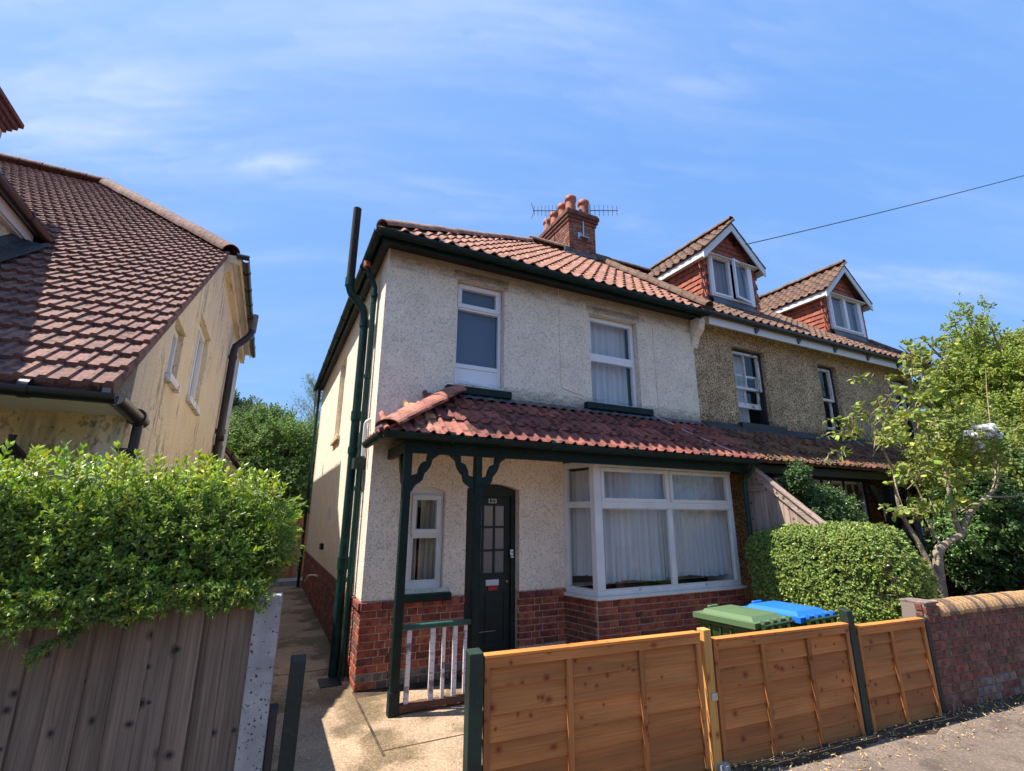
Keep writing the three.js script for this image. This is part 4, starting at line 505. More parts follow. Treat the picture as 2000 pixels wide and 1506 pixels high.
    part(w, 'room_back', bx(a + 0.08, b - 0.08, 5.9, 7.1, zD - 1.5, zD - 1.4), M.interior);
    // pitched roof of the dormer
    const ov = 0.17, zF = zD + 0.2, yE = ye - 0.08, zR = DZ(yp) - 0.15;
    const Lp = [a - ov, yE, zF], Lq = [a - ov, yE, DZ(yE) - 0.3], Pp = [c, yp, zF], Pq = [c, yp, zR], Rp = [b + ov, yE, zF], Rq = [b + ov, yE, DZ(yE) - 0.3];
    part(d, 'roof_deck', [poly([Lq, Lp, Pp, Pq], 0.04), poly([Rp, Rq, Pq, Pp], 0.04)], M.tileMoss[2]);
    const run = (b - a) / 2 + ov, rise = yp - yE, sl = Math.hypot(run, rise), dl = zF - zR, tg = tileGeo(0.2, sl / 5, PAN, 0.016);
    tiles(d, V(a - ov, yE, zR), V(0, 0, 1), V(run, rise, 0).normalize(), Math.ceil(dl / 0.2) + 1, 5, 0.2, sl / 5, tg, M.tileRight, { name: 'dormer_tile', inside: (u, v) => zR + u < zF - 0.02 && zR + u > DZ(yE + v * rise / sl) - 0.25 });
    tiles(d, V(b + ov, yE, zF), V(0, 0, -1), V(-run, rise, 0).normalize(), Math.ceil(dl / 0.2) + 1, 5, 0.2, sl / 5, tg, M.tileRight, { name: 'dormer_tile', inside: (u, v) => zF - u > DZ(yE + v * rise / sl) - 0.25 });
    ridge(d, [c, yp + 0.03, zF + 0.02], [c, yp + 0.03, zR], 0.085, M.tileRight, 'ridge_tile', 0.4);
    for (const s_ of [-1, 1]) { const ex = s_ < 0 ? a - ov + 0.02 : b + ov - 0.02; part(d, 'bargeboard', extr(s_ < 0 ? [[ex, yE - 0.19], [ex + 0.03, yE - 0.19], [c, yp - 0.22], [c, yp - 0.04], [ex, yE - 0.03]] : [[ex - 0.03, yE - 0.19], [ex, yE - 0.19], [ex, yE - 0.03], [c, yp - 0.04], [c, yp - 0.22]], 0.025, new THREE.Matrix4().makeTranslation(0, 0, zF - 0.03)), M.fasciaWhite, 'white bargeboard'); }
    part(d, 'eaves_board', [cbx(a - ov + 0.03, a - ov + 0.055, yE - 0.15, yE - 0.01, DZ(yE) - 0.1, zF - 0.032, 0.003), bx(a - ov + 0.056, a + 0.0, yE - 0.13, yE - 0.11, DZ(yE), zF - 0.035), bx(a, b, yE - 0.02, yE - 0.005, zD + 0.02, zF - 0.04)], M.fasciaWhite);
    part(d, 'eaves_board', [cbx(b + ov - 0.055, b + ov - 0.03, yE - 0.15, yE - 0.01, DZ(yE) - 0.1, zF - 0.032, 0.003)], M.fasciaWhite);
  }
  // porch of this house
  const po = sub(RH, 'porch', 'black timber porch under a mossy tiled roof'), E0 = V(5.30, 2.53, 0.955), Wd = V(0, 0.665, -0.925).normalize(), PL = Math.hypot(0.665, 0.925);
  part(po, 'roof_deck', [poly([[5.28, 2.53, 0.95], [10.5, 2.53, 0.95], [10.5, 3.19, 0.025], [5.28, 3.19, 0.025]], 0.03)], M.tileMoss[2]);
  tiles(po, E0, V(1, 0, 0), Wd, 17, 3, 0.31, PL / 3, tileGeo(0.31, PL / 3, ROMAN, 0.02, 0.03), M.tileMoss, { tilt: 0.05, jit: 2 });
  { const mossG = [], r = rng(66); for (let i = 0; i < 420; i++) { const g = new THREE.IcosahedronGeometry(0.010 + 0.018 * r() * r(), 0).toNonIndexed(), v = r() * r() * PL, u = r() * 5.2; g.scale(1.5, 0.6, 1.2); g.translate(5.3 + u, 2.575 + v * 0.665 / PL, 0.955 - v * 0.925 / PL); mossG.push(prep(g)); } part(po, 'moss', mossG, std({ color: RGB(0.20, 0.13, 0.05), roughness: 1 })).userData.kind = 'stuff'; }
  part(po, 'lead_flashing', poly([[5.3, 3.14, 0.16], [10.5, 3.14, 0.16], [10.5, 3.28, 0.006], [5.3, 3.28, 0.006]], 0.012), M.leadDark);
  part(po, 'beam', [bx(5.45, 10.4, 2.375, 2.50, 0.74, 0.80)], M.blackPaint); part(po, 'ceiling', bx(5.45, 10.4, 2.47, 2.49, 0.0, 0.74), M.blackPaint);
  for (const x of [8.95, 10.25]) part(po, 'post', cbx(x - 0.06, x + 0.06, 0, 2.28, 0.68, 0.80, 0.006), M.blackPaint);
  for (const [x, s] of [[10.25, -1], [8.95, 1], [8.95, -1]]) part(po, 'brace', extr((s > 0 ? [[0.05, 1.55], [0.16, 1.55], [0.62, 2.28], [0.45, 2.28]] : [[-0.16, 1.55], [-0.05, 1.55], [-0.45, 2.28], [-0.62, 2.28]]).map(([p, q]) => [x + p, q]), 0.06, new THREE.Matrix4().makeTranslation(0, 0, 0.71)), M.blackPaint);
  // casement bay
  const bay = sub(RH, 'bay_window', 'row of white casements under the porch'), zB = 0.42; part(bay, 'head', bx(6.3, 8.9, 2.36, 2.47, 0, zB + 0.02), M.blackPaint); part(bay, 'wall_below', bx(6.3, 8.9, 0, 1.45, 0.0, zB), M.brickOld[0]);
  for (let k = 0; k < 4; k++) { const a = 6.36 + k * 0.62, b = a + 0.56, w = sub(bay, 'casement'); part(w, 'frame', [...frame(a, b, 1.5, 2.36, zB - 0.05, zB, 0.05), bx((a + b) / 2 - 0.012, (a + b) / 2 + 0.012, 1.55, 2.31, zB - 0.04, zB - 0.01)], M.whitePaint); part(w, 'pane', paneG(a + 0.05, b - 0.05, 1.55, 2.31, zB - 0.025), M.glass); part(bay, 'mullion', bx(b, b + 0.06, 1.45, 2.36, zB - 0.06, zB + 0.01), M.blackPaint); }
  const nw = sub(RH, 'narrow_window'); part(nw, 'frame', frame(9.03, 9.27, 1.26, 2.0, -0.1, -0.04, 0.045), M.whitePaint); part(nw, 'pane', paneG(9.07, 9.23, 1.3, 1.96, -0.07), M.glass);
  part(RH, 'door', [bx(10.5, 11.4, 0.05, 2.1, -0.2, -0.14)], M.blackPaint); part(RH, 'door_frame', frame(10.46, 11.44, 0.0, 2.14, -0.1, 0.02, 0.06, 0.02), M.whitePaint);
  const pier = sub(RH, 'porch_pier', 'low brick pier of the porch'); part(pier, 'mortar', bx(9.9, 10.6, 0, 1.0, 0.62, 0.88), M.mortar); bricks(pier, V(9.894, 0.0, 0.886), V(1, 0, 0), V(0, 0, 1), 0.71, 13, () => pick(M.brickOld), {}); part(pier, 'cap', cbx(9.85, 10.65, 1.0, 1.06, 0.58, 0.93, 0.008), M.fasciaWhite);
}

// ================================================================ left-hand house
const LH = thing('chalet_house', 'cream rendered house with a long brown tiled roof sweeping down to a black gutter', 'house', [-2.2, 0, -3]);
{
  const X = -2.2, yS = z => 2.676 + (1.12 - z) * 0.763, zr = -9.4, zt = -3.66;
  part(LH, 'wall', extr([[-0.5, 0], [-zr, 0], [-zr, 6.28], [-zt, 6.28], [-0.5, yS(0.5) - 0.06]], 0.25, basis(V(0, 0, -1), V(0, 1, 0), V(1, 0, 0), V(X - 0.25, 0, 0)), 0, [rect(0.62, 1.25, 3.26, 3.90), rect(2.15, 3.3, 3.34, 4.52)]), M.render, 'streaky cream render of the side wall');
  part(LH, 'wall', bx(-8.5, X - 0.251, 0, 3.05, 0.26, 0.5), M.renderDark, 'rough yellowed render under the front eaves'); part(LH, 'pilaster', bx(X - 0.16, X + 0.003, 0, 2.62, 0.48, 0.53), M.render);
  part(LH, 'wall', bx(-8.5, X - 0.251, 0, 6.2, zr, zr + 0.24), M.render); part(LH, 'interior_wall', [bx(-8.4, X - 0.26, 2.7, 2.8, zr + 0.3, 0.2), bx(-3.6, -3.5, 0, 3.3, zr + 0.3, 0.2), bx(-3.6, -3.5, 3.3, 6.2, zr + 0.3, -3.8)], M.interior);
  for (const [z0, z1, y0, y1] of [[-1.25, -0.62, 3.26, 3.90], [-3.3, -2.15, 3.34, 4.52]]) {
    const w = sub(LH, 'window'), mt = basis(V(0, 0, -1), V(0, 1, 0), V(1, 0, 0), V(X, 0, 0)), f = g => g.applyMatrix4(mt), a = -z1, b = -z0;
    part(w, 'frame', [...frame(a, b, y0, y1, -0.12, -0.06, 0.06), bx(mx(a, b, 0.5) - 0.03, mx(a, b, 0.5) + 0.03, y0 + 0.05, y1 - 0.05, -0.11, -0.06)].map(f), M.upvc); part(w, 'pane', f(paneG(a + 0.05, b - 0.05, y0 + 0.05, y1 - 0.05, -0.09)), M.glass); part(w, 'net_curtain', f(curtain(a, b, y0, y1, -0.20, 5, 0.015, 70)), M.curtain);
    part(LH, 'sill', f(cbx(a - 0.03, b + 0.03, y0 - 0.09, y0, -0.1, 0.06, 0.008)), M.whitePaint, 'white window sill'); part(LH, 'drip_mould', f(cbx(a - 0.02, b + 0.04, y1 + 0.005, y1 + 0.03, 0.0, 0.02, 0.004)), M.render);
  }
  // eaves
  part(LH, 'soffit', [bx(-8.6, X, 2.555, 2.575, 0.5, 1.06)], M.fasciaWhite); part(LH, 'fascia', bx(-8.6, X, 2.575, 2.67, 1.05, 1.075), M.fasciaWhite);
  part(LH, 'gutter', [half([-8.6, 2.62, 1.14], [X + 0.06, 2.61, 1.14], 0.062), half([X + 0.05, 2.60, 1.14], [X + 0.08, 2.545, 0.36], 0.062), ...[-3.35, -2.7].map(x => cyl([x, 2.61, 1.14], [x + 0.06, 2.61, 1.14], 0.07)), cyl([X + 0.076, 2.56, 0.55], [X + 0.077, 2.55, 0.47], 0.072)], M.black, 'black gutter along the low eaves');
  part(LH, 'downpipe', [tube([[X + 0.08, 2.5, 0.46], [X + 0.075, 0.02, 0.48]], 0.04, 12, 2), bx(X + 0.0, X + 0.05, 2.26, 2.28, 0.45, 0.5), bx(X - 0.02, X + 0.12, 2.255, 2.285, 0.42, 0.54)], M.brownPipe);
  const so = sub(LH, 'soil_pipe', 'dark brown soil pipe with an angled vent'); part(so, 'pipe', tube([[X + 0.1, 0, -6.2], [X + 0.1, 5.2, -6.35], [X + 0.12, 5.42, -6.38], [X + 0.34, 5.72, -6.5], [X + 0.39, 5.9, -6.55]], 0.075, 14, 40), M.brownPipe); part(so, 'vent_pipe', cyl([X + 0.39, 5.86, -6.55], [X + 0.40, 6.3, -6.56], 0.075), std({ color: RGB(0.16, 0.155, 0.15) })); part(so, 'collar', [cyl([X + 0.1, 3.4, -6.3], [X + 0.1, 3.5, -6.3], 0.1), cyl([X + 0.1, 2.9, -6.28], [X + 0.1, 3.15, -6.28], 0.092), cyl([X + 0.1, 5.1, -6.35], [X + 0.1, 5.18, -6.35], 0.09), cyl([X + 0.1, 3.28, -6.1], [X + 0.2, 3.28, -6.1], 0.06)], M.brownPipe);
  // roof
  const roof = sub(LH, 'roof', 'reddish brown double roman tiled roof'), xe = X + 0.02, yR = 9.4, zR = 1.12 - (yR - 2.676) / 0.763, e0 = [-8.6, 2.676, 1.12], e1 = [xe, 2.676, 1.12], vt = [xe, yS(zt), zt], R1 = [-5.42, yR, zR], R0 = [-8.6, yR, zR], xg = X + 0.22;
  part(roof, 'roof_deck', [poly([e0, e1, vt, R1, R0], 0.06), poly([[xg, 6.28, zt], [xg, 6.28, -9.7], [-5.42, yR, zR - 0.02], R1], 0.05), poly([[xg, 6.28, -9.7], [-8.6, 6.28, -12.2], [-8.6, yR, zR - 0.03], [-5.42, yR, zR - 0.03]], 0.05)], M.tileLeft[1]);
  const Wm = V(0, 0.763, -1).normalize(), SL = Math.hypot(yR - 2.676, 1.12 - zR), n = Math.round(SL / 0.33), hx = (v) => { const y = 2.676 + v * Wm.y, t = cl((y - vt[1]) / (yR - vt[1])); return mx(xe, -5.42, t); };
  const xs0 = xe - 0.13 * 46, wingX = -4.12;
  tiles(roof, V(xs0, 2.676, 1.12), V(1, 0, 0), Wm, 46, n, 0.13, SL / n, tileGeo(0.13, SL / n, STEP, 0.055, 0.03), M.tileLeft, { inside: (u, v) => { const x = xs0 + u, y = 2.676 + v * Wm.y; if (x > hx(v) + 0.05) return false; return !(x < -4.3 && y < 4.0) && !(x < wingX - 0.1 && y > 3.9 && y < 5.2); }, max: 300, tilt: 0.12, lift: 0.014 });
  ridge(roof, [xe + 0.02, vt[1] + 0.01, zt], [-5.42, yR + 0.01, zR], 0.17, M.tileLeft, 'hip_tile', 0.42); ridge(roof, [-8.6, yR + 0.06, zR], [-5.42, yR + 0.06, zR], 0.14, M.tileLeft, 'ridge_tile', 0.42);
  part(roof, 'verge', [poly([[xe - 0.012, 2.60, 1.13], [xe - 0.012, vt[1] - 0.07, zt], [xe - 0.012, vt[1] - 0.005, zt], [xe - 0.012, 2.665, 1.13]], 0.05)], M.mortarDark);
  // tiles of the half hip, seen only as a sliver
  part(LH, 'hip_soffit', [bx(X, xg, 6.2, 6.24, -9.7, zt + 0.05)], M.fasciaWhite); part(LH, 'hip_fascia', [bx(xg, xg + 0.02, 6.12, 6.27, -9.7, zt + 0.04), bx(X + 0.005, xg + 0.02, 6.12, 6.27, zt + 0.041, zt + 0.07)], M.render);
  part(LH, 'brackets', [bx(X, X + 0.1, 5.94, 6.2, -9.7, zt + 0.05)], M.render); part(LH, 'hip_gutter', [half([xg + 0.085, 6.22, -9.75], [xg + 0.085, 6.24, zt + 0.06], 0.06), cyl([xg - 0.06, 6.26, zt + 0.1], [xg + 0.14, 6.26, zt + 0.1], 0.05), ...Array.from({ length: 7 }, (_, k) => cyl([xg + 0.085, 6.23, zt - 0.5 - k * 0.8], [xg + 0.085, 6.23, zt - 0.45 - k * 0.8], 0.07))], M.black);
  // projecting wing with its own eaves
  const wg = sub(LH, 'wing', 'projecting wing with dark eaves'); const wz0 = 1.0, yw = 5.20;
  part(wg, 'wall', extr([[-wz0, 2.5], [2.3, 5.28], [1.9, yw + 0.1], [-wz0, yw + 0.1]], 0.2, basis(V(0, 0, -1), V(0, 1, 0), V(1, 0, 0), V(-4.42, 0, 0))), M.render); part(wg, 'wall', extr([[-8.4, 0], [-4.43, 0], [-4.43, 5.2], [-6.4, 7.1], [-8.4, 5.2]], 0.2, new THREE.Matrix4().makeTranslation(0, 0, 0.75)), M.render);
  part(wg, 'fascia', [bx(-4.16, -4.135, 5.07, 5.21, -2.02, 1.1)], M.fasciaWhite); part(wg, 'soffit', bx(-4.22, -4.16, 5.05, 5.08, -1.9, 1.1), M.fasciaWhite); part(wg, 'gutter', [half([-4.06, 5.24, -2.2], [-4.06, 5.26, 1.15], 0.065), ...[-1.6, -0.7, 0.2].map(z => cyl([-4.06, 5.25, z], [-4.06, 5.25, z + 0.05], 0.075))], M.brownPipe);
  part(wg, 'roof_deck', [poly([[-4.05, 5.25, -2.4], [-4.05, 5.25, 1.1], [-6.4, 7.2, 1.1], [-6.4, 7.2, -4.8]], 0.06), poly([[-8.7, 5.25, 1.1], [-8.7, 5.25, -2.4], [-6.4, 7.2, -4.8], [-6.4, 7.2, 1.1]], 0.06)], M.tileLeft[3]);
  part(wg, 'flashing', (() => { const g = new THREE.PlaneGeometry(0.34, 2.9, 5, 30).toNonIndexed(), p = g.attributes.position; for (let i = 0; i < p.count; i++) { const u = p.getX(i), v = p.getY(i) + 1.45, z = 0.4 - v * 0.795, y = yS(z) + 0.075 + 0.03 * fbm(u * 1.7 + 3, v * 0.6 + 1, 8, 8, 3, 3) + (u < -0.08 ? 0.12 * (-0.08 - u) / 0.09 : 0); p.setXYZ(i, -4.06 + u * 0.9, y, z); } g.computeVertexNormals(); return g; })(), M.leadDark);
  const ch = sub(LH, 'chimney', 'brick-capped chimney stack'); part(ch, 'stack', bx(-6.10, -5.34, 5.5, 7.4, -3.3, -2.55), M.render); for (const [e, y] of [[0.03, 7.4], [0.07, 7.47], [0.11, 7.54], [0.15, 7.62]]) part(ch, 'oversailing_course', cbx(-6.10 - e, -5.34 + e, y + 0.001, y + 0.08, -3.3 - e, -2.55 + e, 0.01), M.brickOld[1]); part(ch, 'flaunching', new THREE.ConeGeometry(0.55, 0.35, 4, 1).toNonIndexed().rotateY(Math.PI / 4).translate(-5.72, 7.87, -2.92), M.brickOld[2]); part(ch, 'chimney_pot', cyl([-5.72, 7.85, -2.92], [-5.72, 8.3, -2.92], 0.16, 0.14), M.pot);
  const ln = sub(LH, 'wall_lantern', 'black coach lantern'); part(ln, 'cap', [new THREE.ConeGeometry(0.13, 0.14, 6).toNonIndexed().translate(-2.84, 2.23, 0.66), cyl([-2.84, 2.28, 0.66], [-2.84, 2.33, 0.66], 0.018, 0.026), cyl([-2.84, 2.15, 0.66], [-2.84, 2.17, 0.66], 0.14, 0.13, 6), cyl([-2.84, 1.88, 0.66], [-2.84, 1.9, 0.66], 0.08, 0.09, 6), bx(-2.86, -2.82, 2.0, 2.04, 0.5, 0.62)], M.blackPaint); part(ln, 'glass', new THREE.CylinderGeometry(0.1, 0.075, 0.26, 6, 1, true).toNonIndexed().translate(-2.84, 2.03, 0.66), M.glass);
  // low extension at the back
  const ex = sub(LH, 'rear_extension'); part(ex, 'wall', extr([[-3.6, 0], [-1.55, 0], [-1.55, 2.6], [-2.3, 3.35], [-3.6, 3.35]], 3, new THREE.Matrix4().makeTranslation(0, 0, -12.5)), M.render); part(ex, 'roof', [poly([[-1.4, 2.55, -12.6], [-1.4, 2.55, -9.4], [-2.35, 3.5, -9.4], [-2.35, 3.5, -12.6]], 0.08)], M.tileLeft[1]); for (let k = 0; k < 6; k++) part(ex, 'verge_tile', poly([[-1.40 - k * 0.16, 2.60 + k * 0.16, -9.5], [-1.40 - k * 0.16, 2.6 + k * 0.16, -9.34], [-1.58 - k * 0.16, 2.80 + k * 0.16, -9.34], [-1.58 - k * 0.16, 2.8 + k * 0.16, -9.5]], 0.06), M.tileLeft[k % 4]);
  part(LH, 'wall_vent', [bx(X, X + 0.01, 2.5, 2.75, -5.2, -5.0)], M.render);
}

// ================================================================ fences, posts, walls along the pavement
const TURN = -Math.atan(0.067), FZ = x => 2.59 + 0.067 * x, FL = Math.sqrt(1 + 0.067 ** 2);
function fencePanel(x0, x1, y0, y1, battens, label) {                      // lapped panel; local x runs along the pavement
  const L = (x1 - x0) * FL, H_ = y1 - y0, t = thing('lapped_fence', label, 'fence panel', [x0, y0, FZ(x0)], { turn: TURN, local: true, group: 'new orange lapped fence panels along the pavement' });
  let y = 0.0, k = 0; while (y < H_ - 0.06) {
    const h = Math.min(rr(0.125, 0.150), H_ - 0.035 - y), ov = 0.022, nx = 16, g = new THREE.BoxGeometry(L - 0.01, h + ov, 0.008, nx, 1, 1).toNonIndexed(), p = g.attributes.position, s = R() * 20;
    for (let i = 0; i < p.count; i++) { const low = p.getY(i) < 0; let yy = p.getY(i); if (low) yy += 0.016 * (fbm((p.getX(i) + s) * 0.11, 0.3, 16, 16, 3, 5) - 0.5) * (k ? 1 : 0.3); p.setXYZ(i, p.getX(i), yy, p.getZ(i) + (low ? 0.014 : -0.002) + 0.003 * Math.sin(p.getX(i) * 2 + s)); }
    g.translate(L / 2, y + (h + ov) / 2 - (k ? ov : 0), -0.002); g.computeVertexNormals(); part(t, 'board', grain(g, 0), k === 0 ? M.newWoodDirty : pick(M.newWood)); y += h; k++;
  }
  for (const b of [0.022, ...battens.map(b => (b - x0) * FL), L - 0.022]) part(t, 'batten', grain(cbx(b - 0.02, b + 0.02, 0.012, H_ - 0.03, 0.012, 0.032, 0.003), 1), pick(M.newWood));
  part(t, 'top_rail', grain(cbx(0.002, L - 0.002, H_ - 0.075, H_ - 0.021, 0.0125, 0.034, 0.003), 0), pick(M.newWood)); part(t, 'back_rail', [grain(cbx(0, L, H_ - 0.07, H_ - 0.02, -0.03, -0.012, 0.003), 0), grain(cbx(0, L, 0.02, 0.07, -0.03, -0.012, 0.003), 0)], M.newWood[1]);
  part(t, 'capping', grain(cbx(0, L, H_ - 0.02, H_, -0.035, 0.038, 0.004), 0), M.newRail); return t;
}
fencePanel(0.30, 1.995, 0.03, 0.91, [0.892, 1.465], 'longest orange lapped fence panel, between the green post and the pale timber post');
fencePanel(2.115, 3.635, 0.012, 0.852, [2.62, 3.13], 'orange lapped fence panel in front of the wheelie bins');
fencePanel(3.74, 4.70, 0.0, 0.82, [4.205], 'short orange lapped fence panel under the round hedge, next to the brick wall');
function post(x, w, y0, y1, mat, name, label, lean = [0, 0], slope = 0.02) {
  const t = thing(name, label, 'post', [x, y0, FZ(x)], { local: true, turn: TURN }); const g = grain(new RoundedBoxGeometry(w, y1 - y0, w, 2, 0.005), 1), p = g.attributes.position;
  for (let i = 0; i < p.count; i++) { const y = p.getY(i) + (y1 - y0) / 2, k = y / (y1 - y0); p.setXYZ(i, p.getX(i) + lean[0] * k, y + (k > 0.9 ? -slope * (p.getZ(i) / w + 0.5) : 0), p.getZ(i) + lean[1] * k); } g.computeVertexNormals(); part(t, 'shaft', g, mat); return t;
}
post(0.245, 0.09, -0.1, 0.94, M.greenPost, 'fence_post', 'square dark green timber post at the gate opening, left end of the orange fence', [0, 0], 0.012);
{ const t = post(2.058, 0.072, -0.1, 0.925, M.paleWood, 'fence_post', 'pale new timber post between two orange fence panels', [0.005, 0], 0.004); part(t, 'repair_clip', cbx(-0.012, 0.045, 0.55, 0.6, 0.03, 0.042, 0.002), M.metal); part(t, 'concrete_foot', new THREE.CylinderGeometry(0.045, 0.06, 0.12, 8).toNonIndexed().translate(0.03, 0.10, 0.045), M.postConcrete); }
post(3.685, 0.075, -0.1, 0.962, M.greenPost, 'fence_post', 'dark green timber post standing taller than the orange panels beside it', [-0.012, 0], 0.015);
post(4.745, 0.06, -0.1, 0.83, M.greenDark, 'fence_post', 'thin dark green post between the orange fence and the brick wall');
post(-0.775, 0.078, -0.1, 1.0, M.greenDark, 'gate_post', 'old dark green gate post with a split top beside the concrete post', [0.012, 0.0], 0.02);
{ const t = post(-0.858, 0.04, -0.1, 0.78, M.blackPaint, 'gate_batten', 'short black batten between the concrete post and the green gate post'); }
{ // concrete fence post
  const t = thing('concrete_post', 'grey pitted concrete fence post at the end of the weathered fence', 'post', [-0.943, -0.2, FZ(-0.943)], { local: true, turn: TURN });
  const g = NI(new RoundedBoxGeometry(0.128, 1.535, 0.1, 3, 0.008)), p = g.attributes.position; for (let i = 0; i < p.count; i++) { const x = p.getX(i), y = p.getY(i) + 0.7675; p.setXYZ(i, x + 0.003 * (fbm(y * 0.4, x + 2, 8, 8, 3, 4) - 0.5), y - (y > 1.5 ? Math.pow(Math.abs(x) / 0.064, 3) * 0.02 : 0), p.getZ(i)); } g.computeVertexNormals(); part(t, 'shaft', boxUV(g), M.postConcrete);
}
{ // weathered vertical boards
  const t = thing('closeboard_fence', 'weathered grey brown fence of vertical boards under the overhanging hedge', 'fence', [-1.01, 0, FZ(-1.01)], { local: true, turn: TURN });
  for (let k = 0, x = -0.004; x > -2.6; k++) { const w = rr(0.105, 0.128), g = new THREE.BoxGeometry(w + 0.018, 1.36, 0.012, 2, 20, 1).toNonIndexed(), p = g.attributes.position, s = R() * 9; for (let i = 0; i < p.count; i++) { const xx = p.getX(i), y = p.getY(i) + 0.68; p.setXYZ(i, x - w / 2 + xx + 0.004 * Math.sin(y * 2.2 + s), y - 0.05, p.getZ(i) + (xx / w) * 0.013 + 0.004 * Math.sin(y * 1.6 + s * 2)); } g.computeVertexNormals(); part(t, 'board', grain(g, 1), M.oldWood[k % 4]); x -= w; }
  for (const y of [0.2, 0.7, 1.15]) part(t, 'rail', grain(cbx(-2.6, 0, y, y + 0.08, -0.07, -0.02, 0.006), 0), M.oldWood[1]); part(t, 'capping', grain(cbx(-0.5, 0.0, 1.312, 1.335, -0.03, 0.03, 0.004), 0), M.oldWood[2]);
}
{ // boundary fence along the passage, under the hedge
  const t = thing('side_fence', 'low weathered fence running back along the passage behind the concrete post', 'fence', [-0.97, 0, 1]); for (let z = 2.42, k = 0; z > -4; z -= 0.12, k++) part(t, 'board', grain(cbx(-0.985, -0.968, 0.02, 1.22, z - 0.118, z, 0.003), 1), M.oldWood[k % 4]); part(t, 'rail', [cbx(-1.04, -0.986, 0.3, 0.37, -4, 2.4, 0.004), cbx(-1.04, -0.986, 0.95, 1.02, -4, 2.4, 0.004)], M.oldWood[1]);
}
{ // brick boundary wall on the right
  const t = thing('brick_wall', 'dark red brick front wall with a rounded coping at the right edge', 'wall', [4.80, 0, FZ(4.80)], { local: true, turn: TURN }), L = 8;
  part(t, 'mortar', bx(0.0, L, 0, 0.82, -0.215, -0.007), M.mortarDark); part(t, 'pier_core', bx(0.002, 0.20, 0, 0.93, -0.21, -0.002), M.mortarDark);
  const old = (c) => c < 3 && R() < 0.4 ? M.brickPale : pick(M.brickOld);
  bricks(t, V(0, 0.0, 0), V(1, 0, 0), V(0, 0, 1), L, 11, old, { first: 1, stuff: (u) => u > 3.2 }); for (let c = 0; c < 12; c++) put(t, 'brick', brickGeo[c % 2 ? 0 : 1][c % 3], pick(M.brickOld), V(c % 2 ? 0.108 : 0.055, 0.0375 + c * 0.076 + 0.0, -0.018)); for (let c = 11; c < 13; c++) put(t, 'brick', brickGeo[0][c % 3], pick(M.brickOld), V(0.095, c * 0.0755 - 0.005, -0.05));
  part(t, 'pier_cap', cbx(0.0, 0.21, 0.93, 0.95, -0.22, 0.02, 0.006), M.brickPale);
  const cg = (() => { const s = new THREE.Shape(); s.moveTo(-0.118, 0); s.lineTo(0.118, 0); s.lineTo(0.118, 0.03); s.absarc(0, 0.0, 0.121, 0.25, Math.PI - 0.25, false); s.lineTo(-0.118, 0.03); const g = new THREE.ExtrudeGeometry(s, { depth: 0.066, bevelEnabled: true, bevelSize: 0.003, bevelThickness: 0.003, bevelSegments: 1, curveSegments: 8 }); return boxUV(g.index ? g.toNonIndexed() : g); })();
  for (let x = 0.22, k = 0; x < 3.6; x += 0.078, k++) put(t, 'coping_brick', cg, k % 7 === 3 || R() < 0.18 ? M.copingDark : M.coping, V(x, 0.815 + rr(-0.004, 0.004), -0.105), new THREE.Quaternion().setFromEuler(new THREE.Euler(0, Math.PI / 2, rr(-0.03, 0.03))));
  part(t, 'coping', cg.clone().scale(1, 1, 60).rotateY(Math.PI / 2).translate(3.62, 0.815, -0.105), M.copingDark).userData.kind = 'stuff';
}
{ // sloping timber screen between the two front gardens
  const t = thing('timber_screen', 'tall grey boarded screen with a sloping top between the two porches', 'fence', [5.40, 0, 1.2]), top = z => 2.50 - (z - 0.73) * 0.857;
  for (let z = 0.62; z < 2.5; z += 0.105) { const y1 = top(Math.max(z, 0.73)) + 0.02, y2 = top(Math.max(z + 0.1, 0.73)) + 0.02; part(t, 'board', grain(extr([[z, 0], [z + 0.102, 0], [z + 0.102, y2], [z, y1]], 0.016, basis(V(0, 0, 1), V(0, 1, 0), V(-1, 0, 0), V(5.415 + rr(-0.003, 0.003), 0, 0))), 1), pick(M.greyWood)); }
  const z0 = 0.66, z1 = 2.45; part(t, 'sloping_rail', grain(extr([[z0, top(0.66) - 0.16], [z1, top(z1) - 0.14], [z1, top(z1) - 0.01], [z0, top(0.66) - 0.01]], 0.03, basis(V(0, 0, 1), V(0, 1, 0), V(-1, 0, 0), V(5.397, 0, 0))), 2), M.greyWood[0]); part(t, 'lower_rail', grain(cbx(5.37, 5.397, 2.1, 2.18, 0.62, 0.95, 0.003), 2), M.greyWood[1]); part(t, 'sloping_cap', grain(poly([[5.34, top(z0) + 0.0, z0], [5.34, top(z1), z1], [5.42, top(z1) + 0.01, z1], [5.42, top(z0) + 0.01, z0]], 0.02), 2), M.greyWood[0]);
}
{ const t = thing('garden_fence', 'orange brown boarded fence closing the far end of the side passage', 'fence', [-0.4, 0, -9.2]); for (let x = -1.5; x < 0.5; x += 0.1) part(t, 'board', grain(cbx(x, x + 0.097, 0.03, 1.70, -9.2, -9.18, 0.003), 1), M.boundaryWood); part(t, 'rail', [cbx(-1.5, 0.5, 1.68, 1.73, -9.22, -9.16, 0.004)], M.boundaryWood); part(t, 'step', cbx(-0.9, 0.3, 0, 0.12, -9.1, -8.4, 0.01), M.postConcrete); }

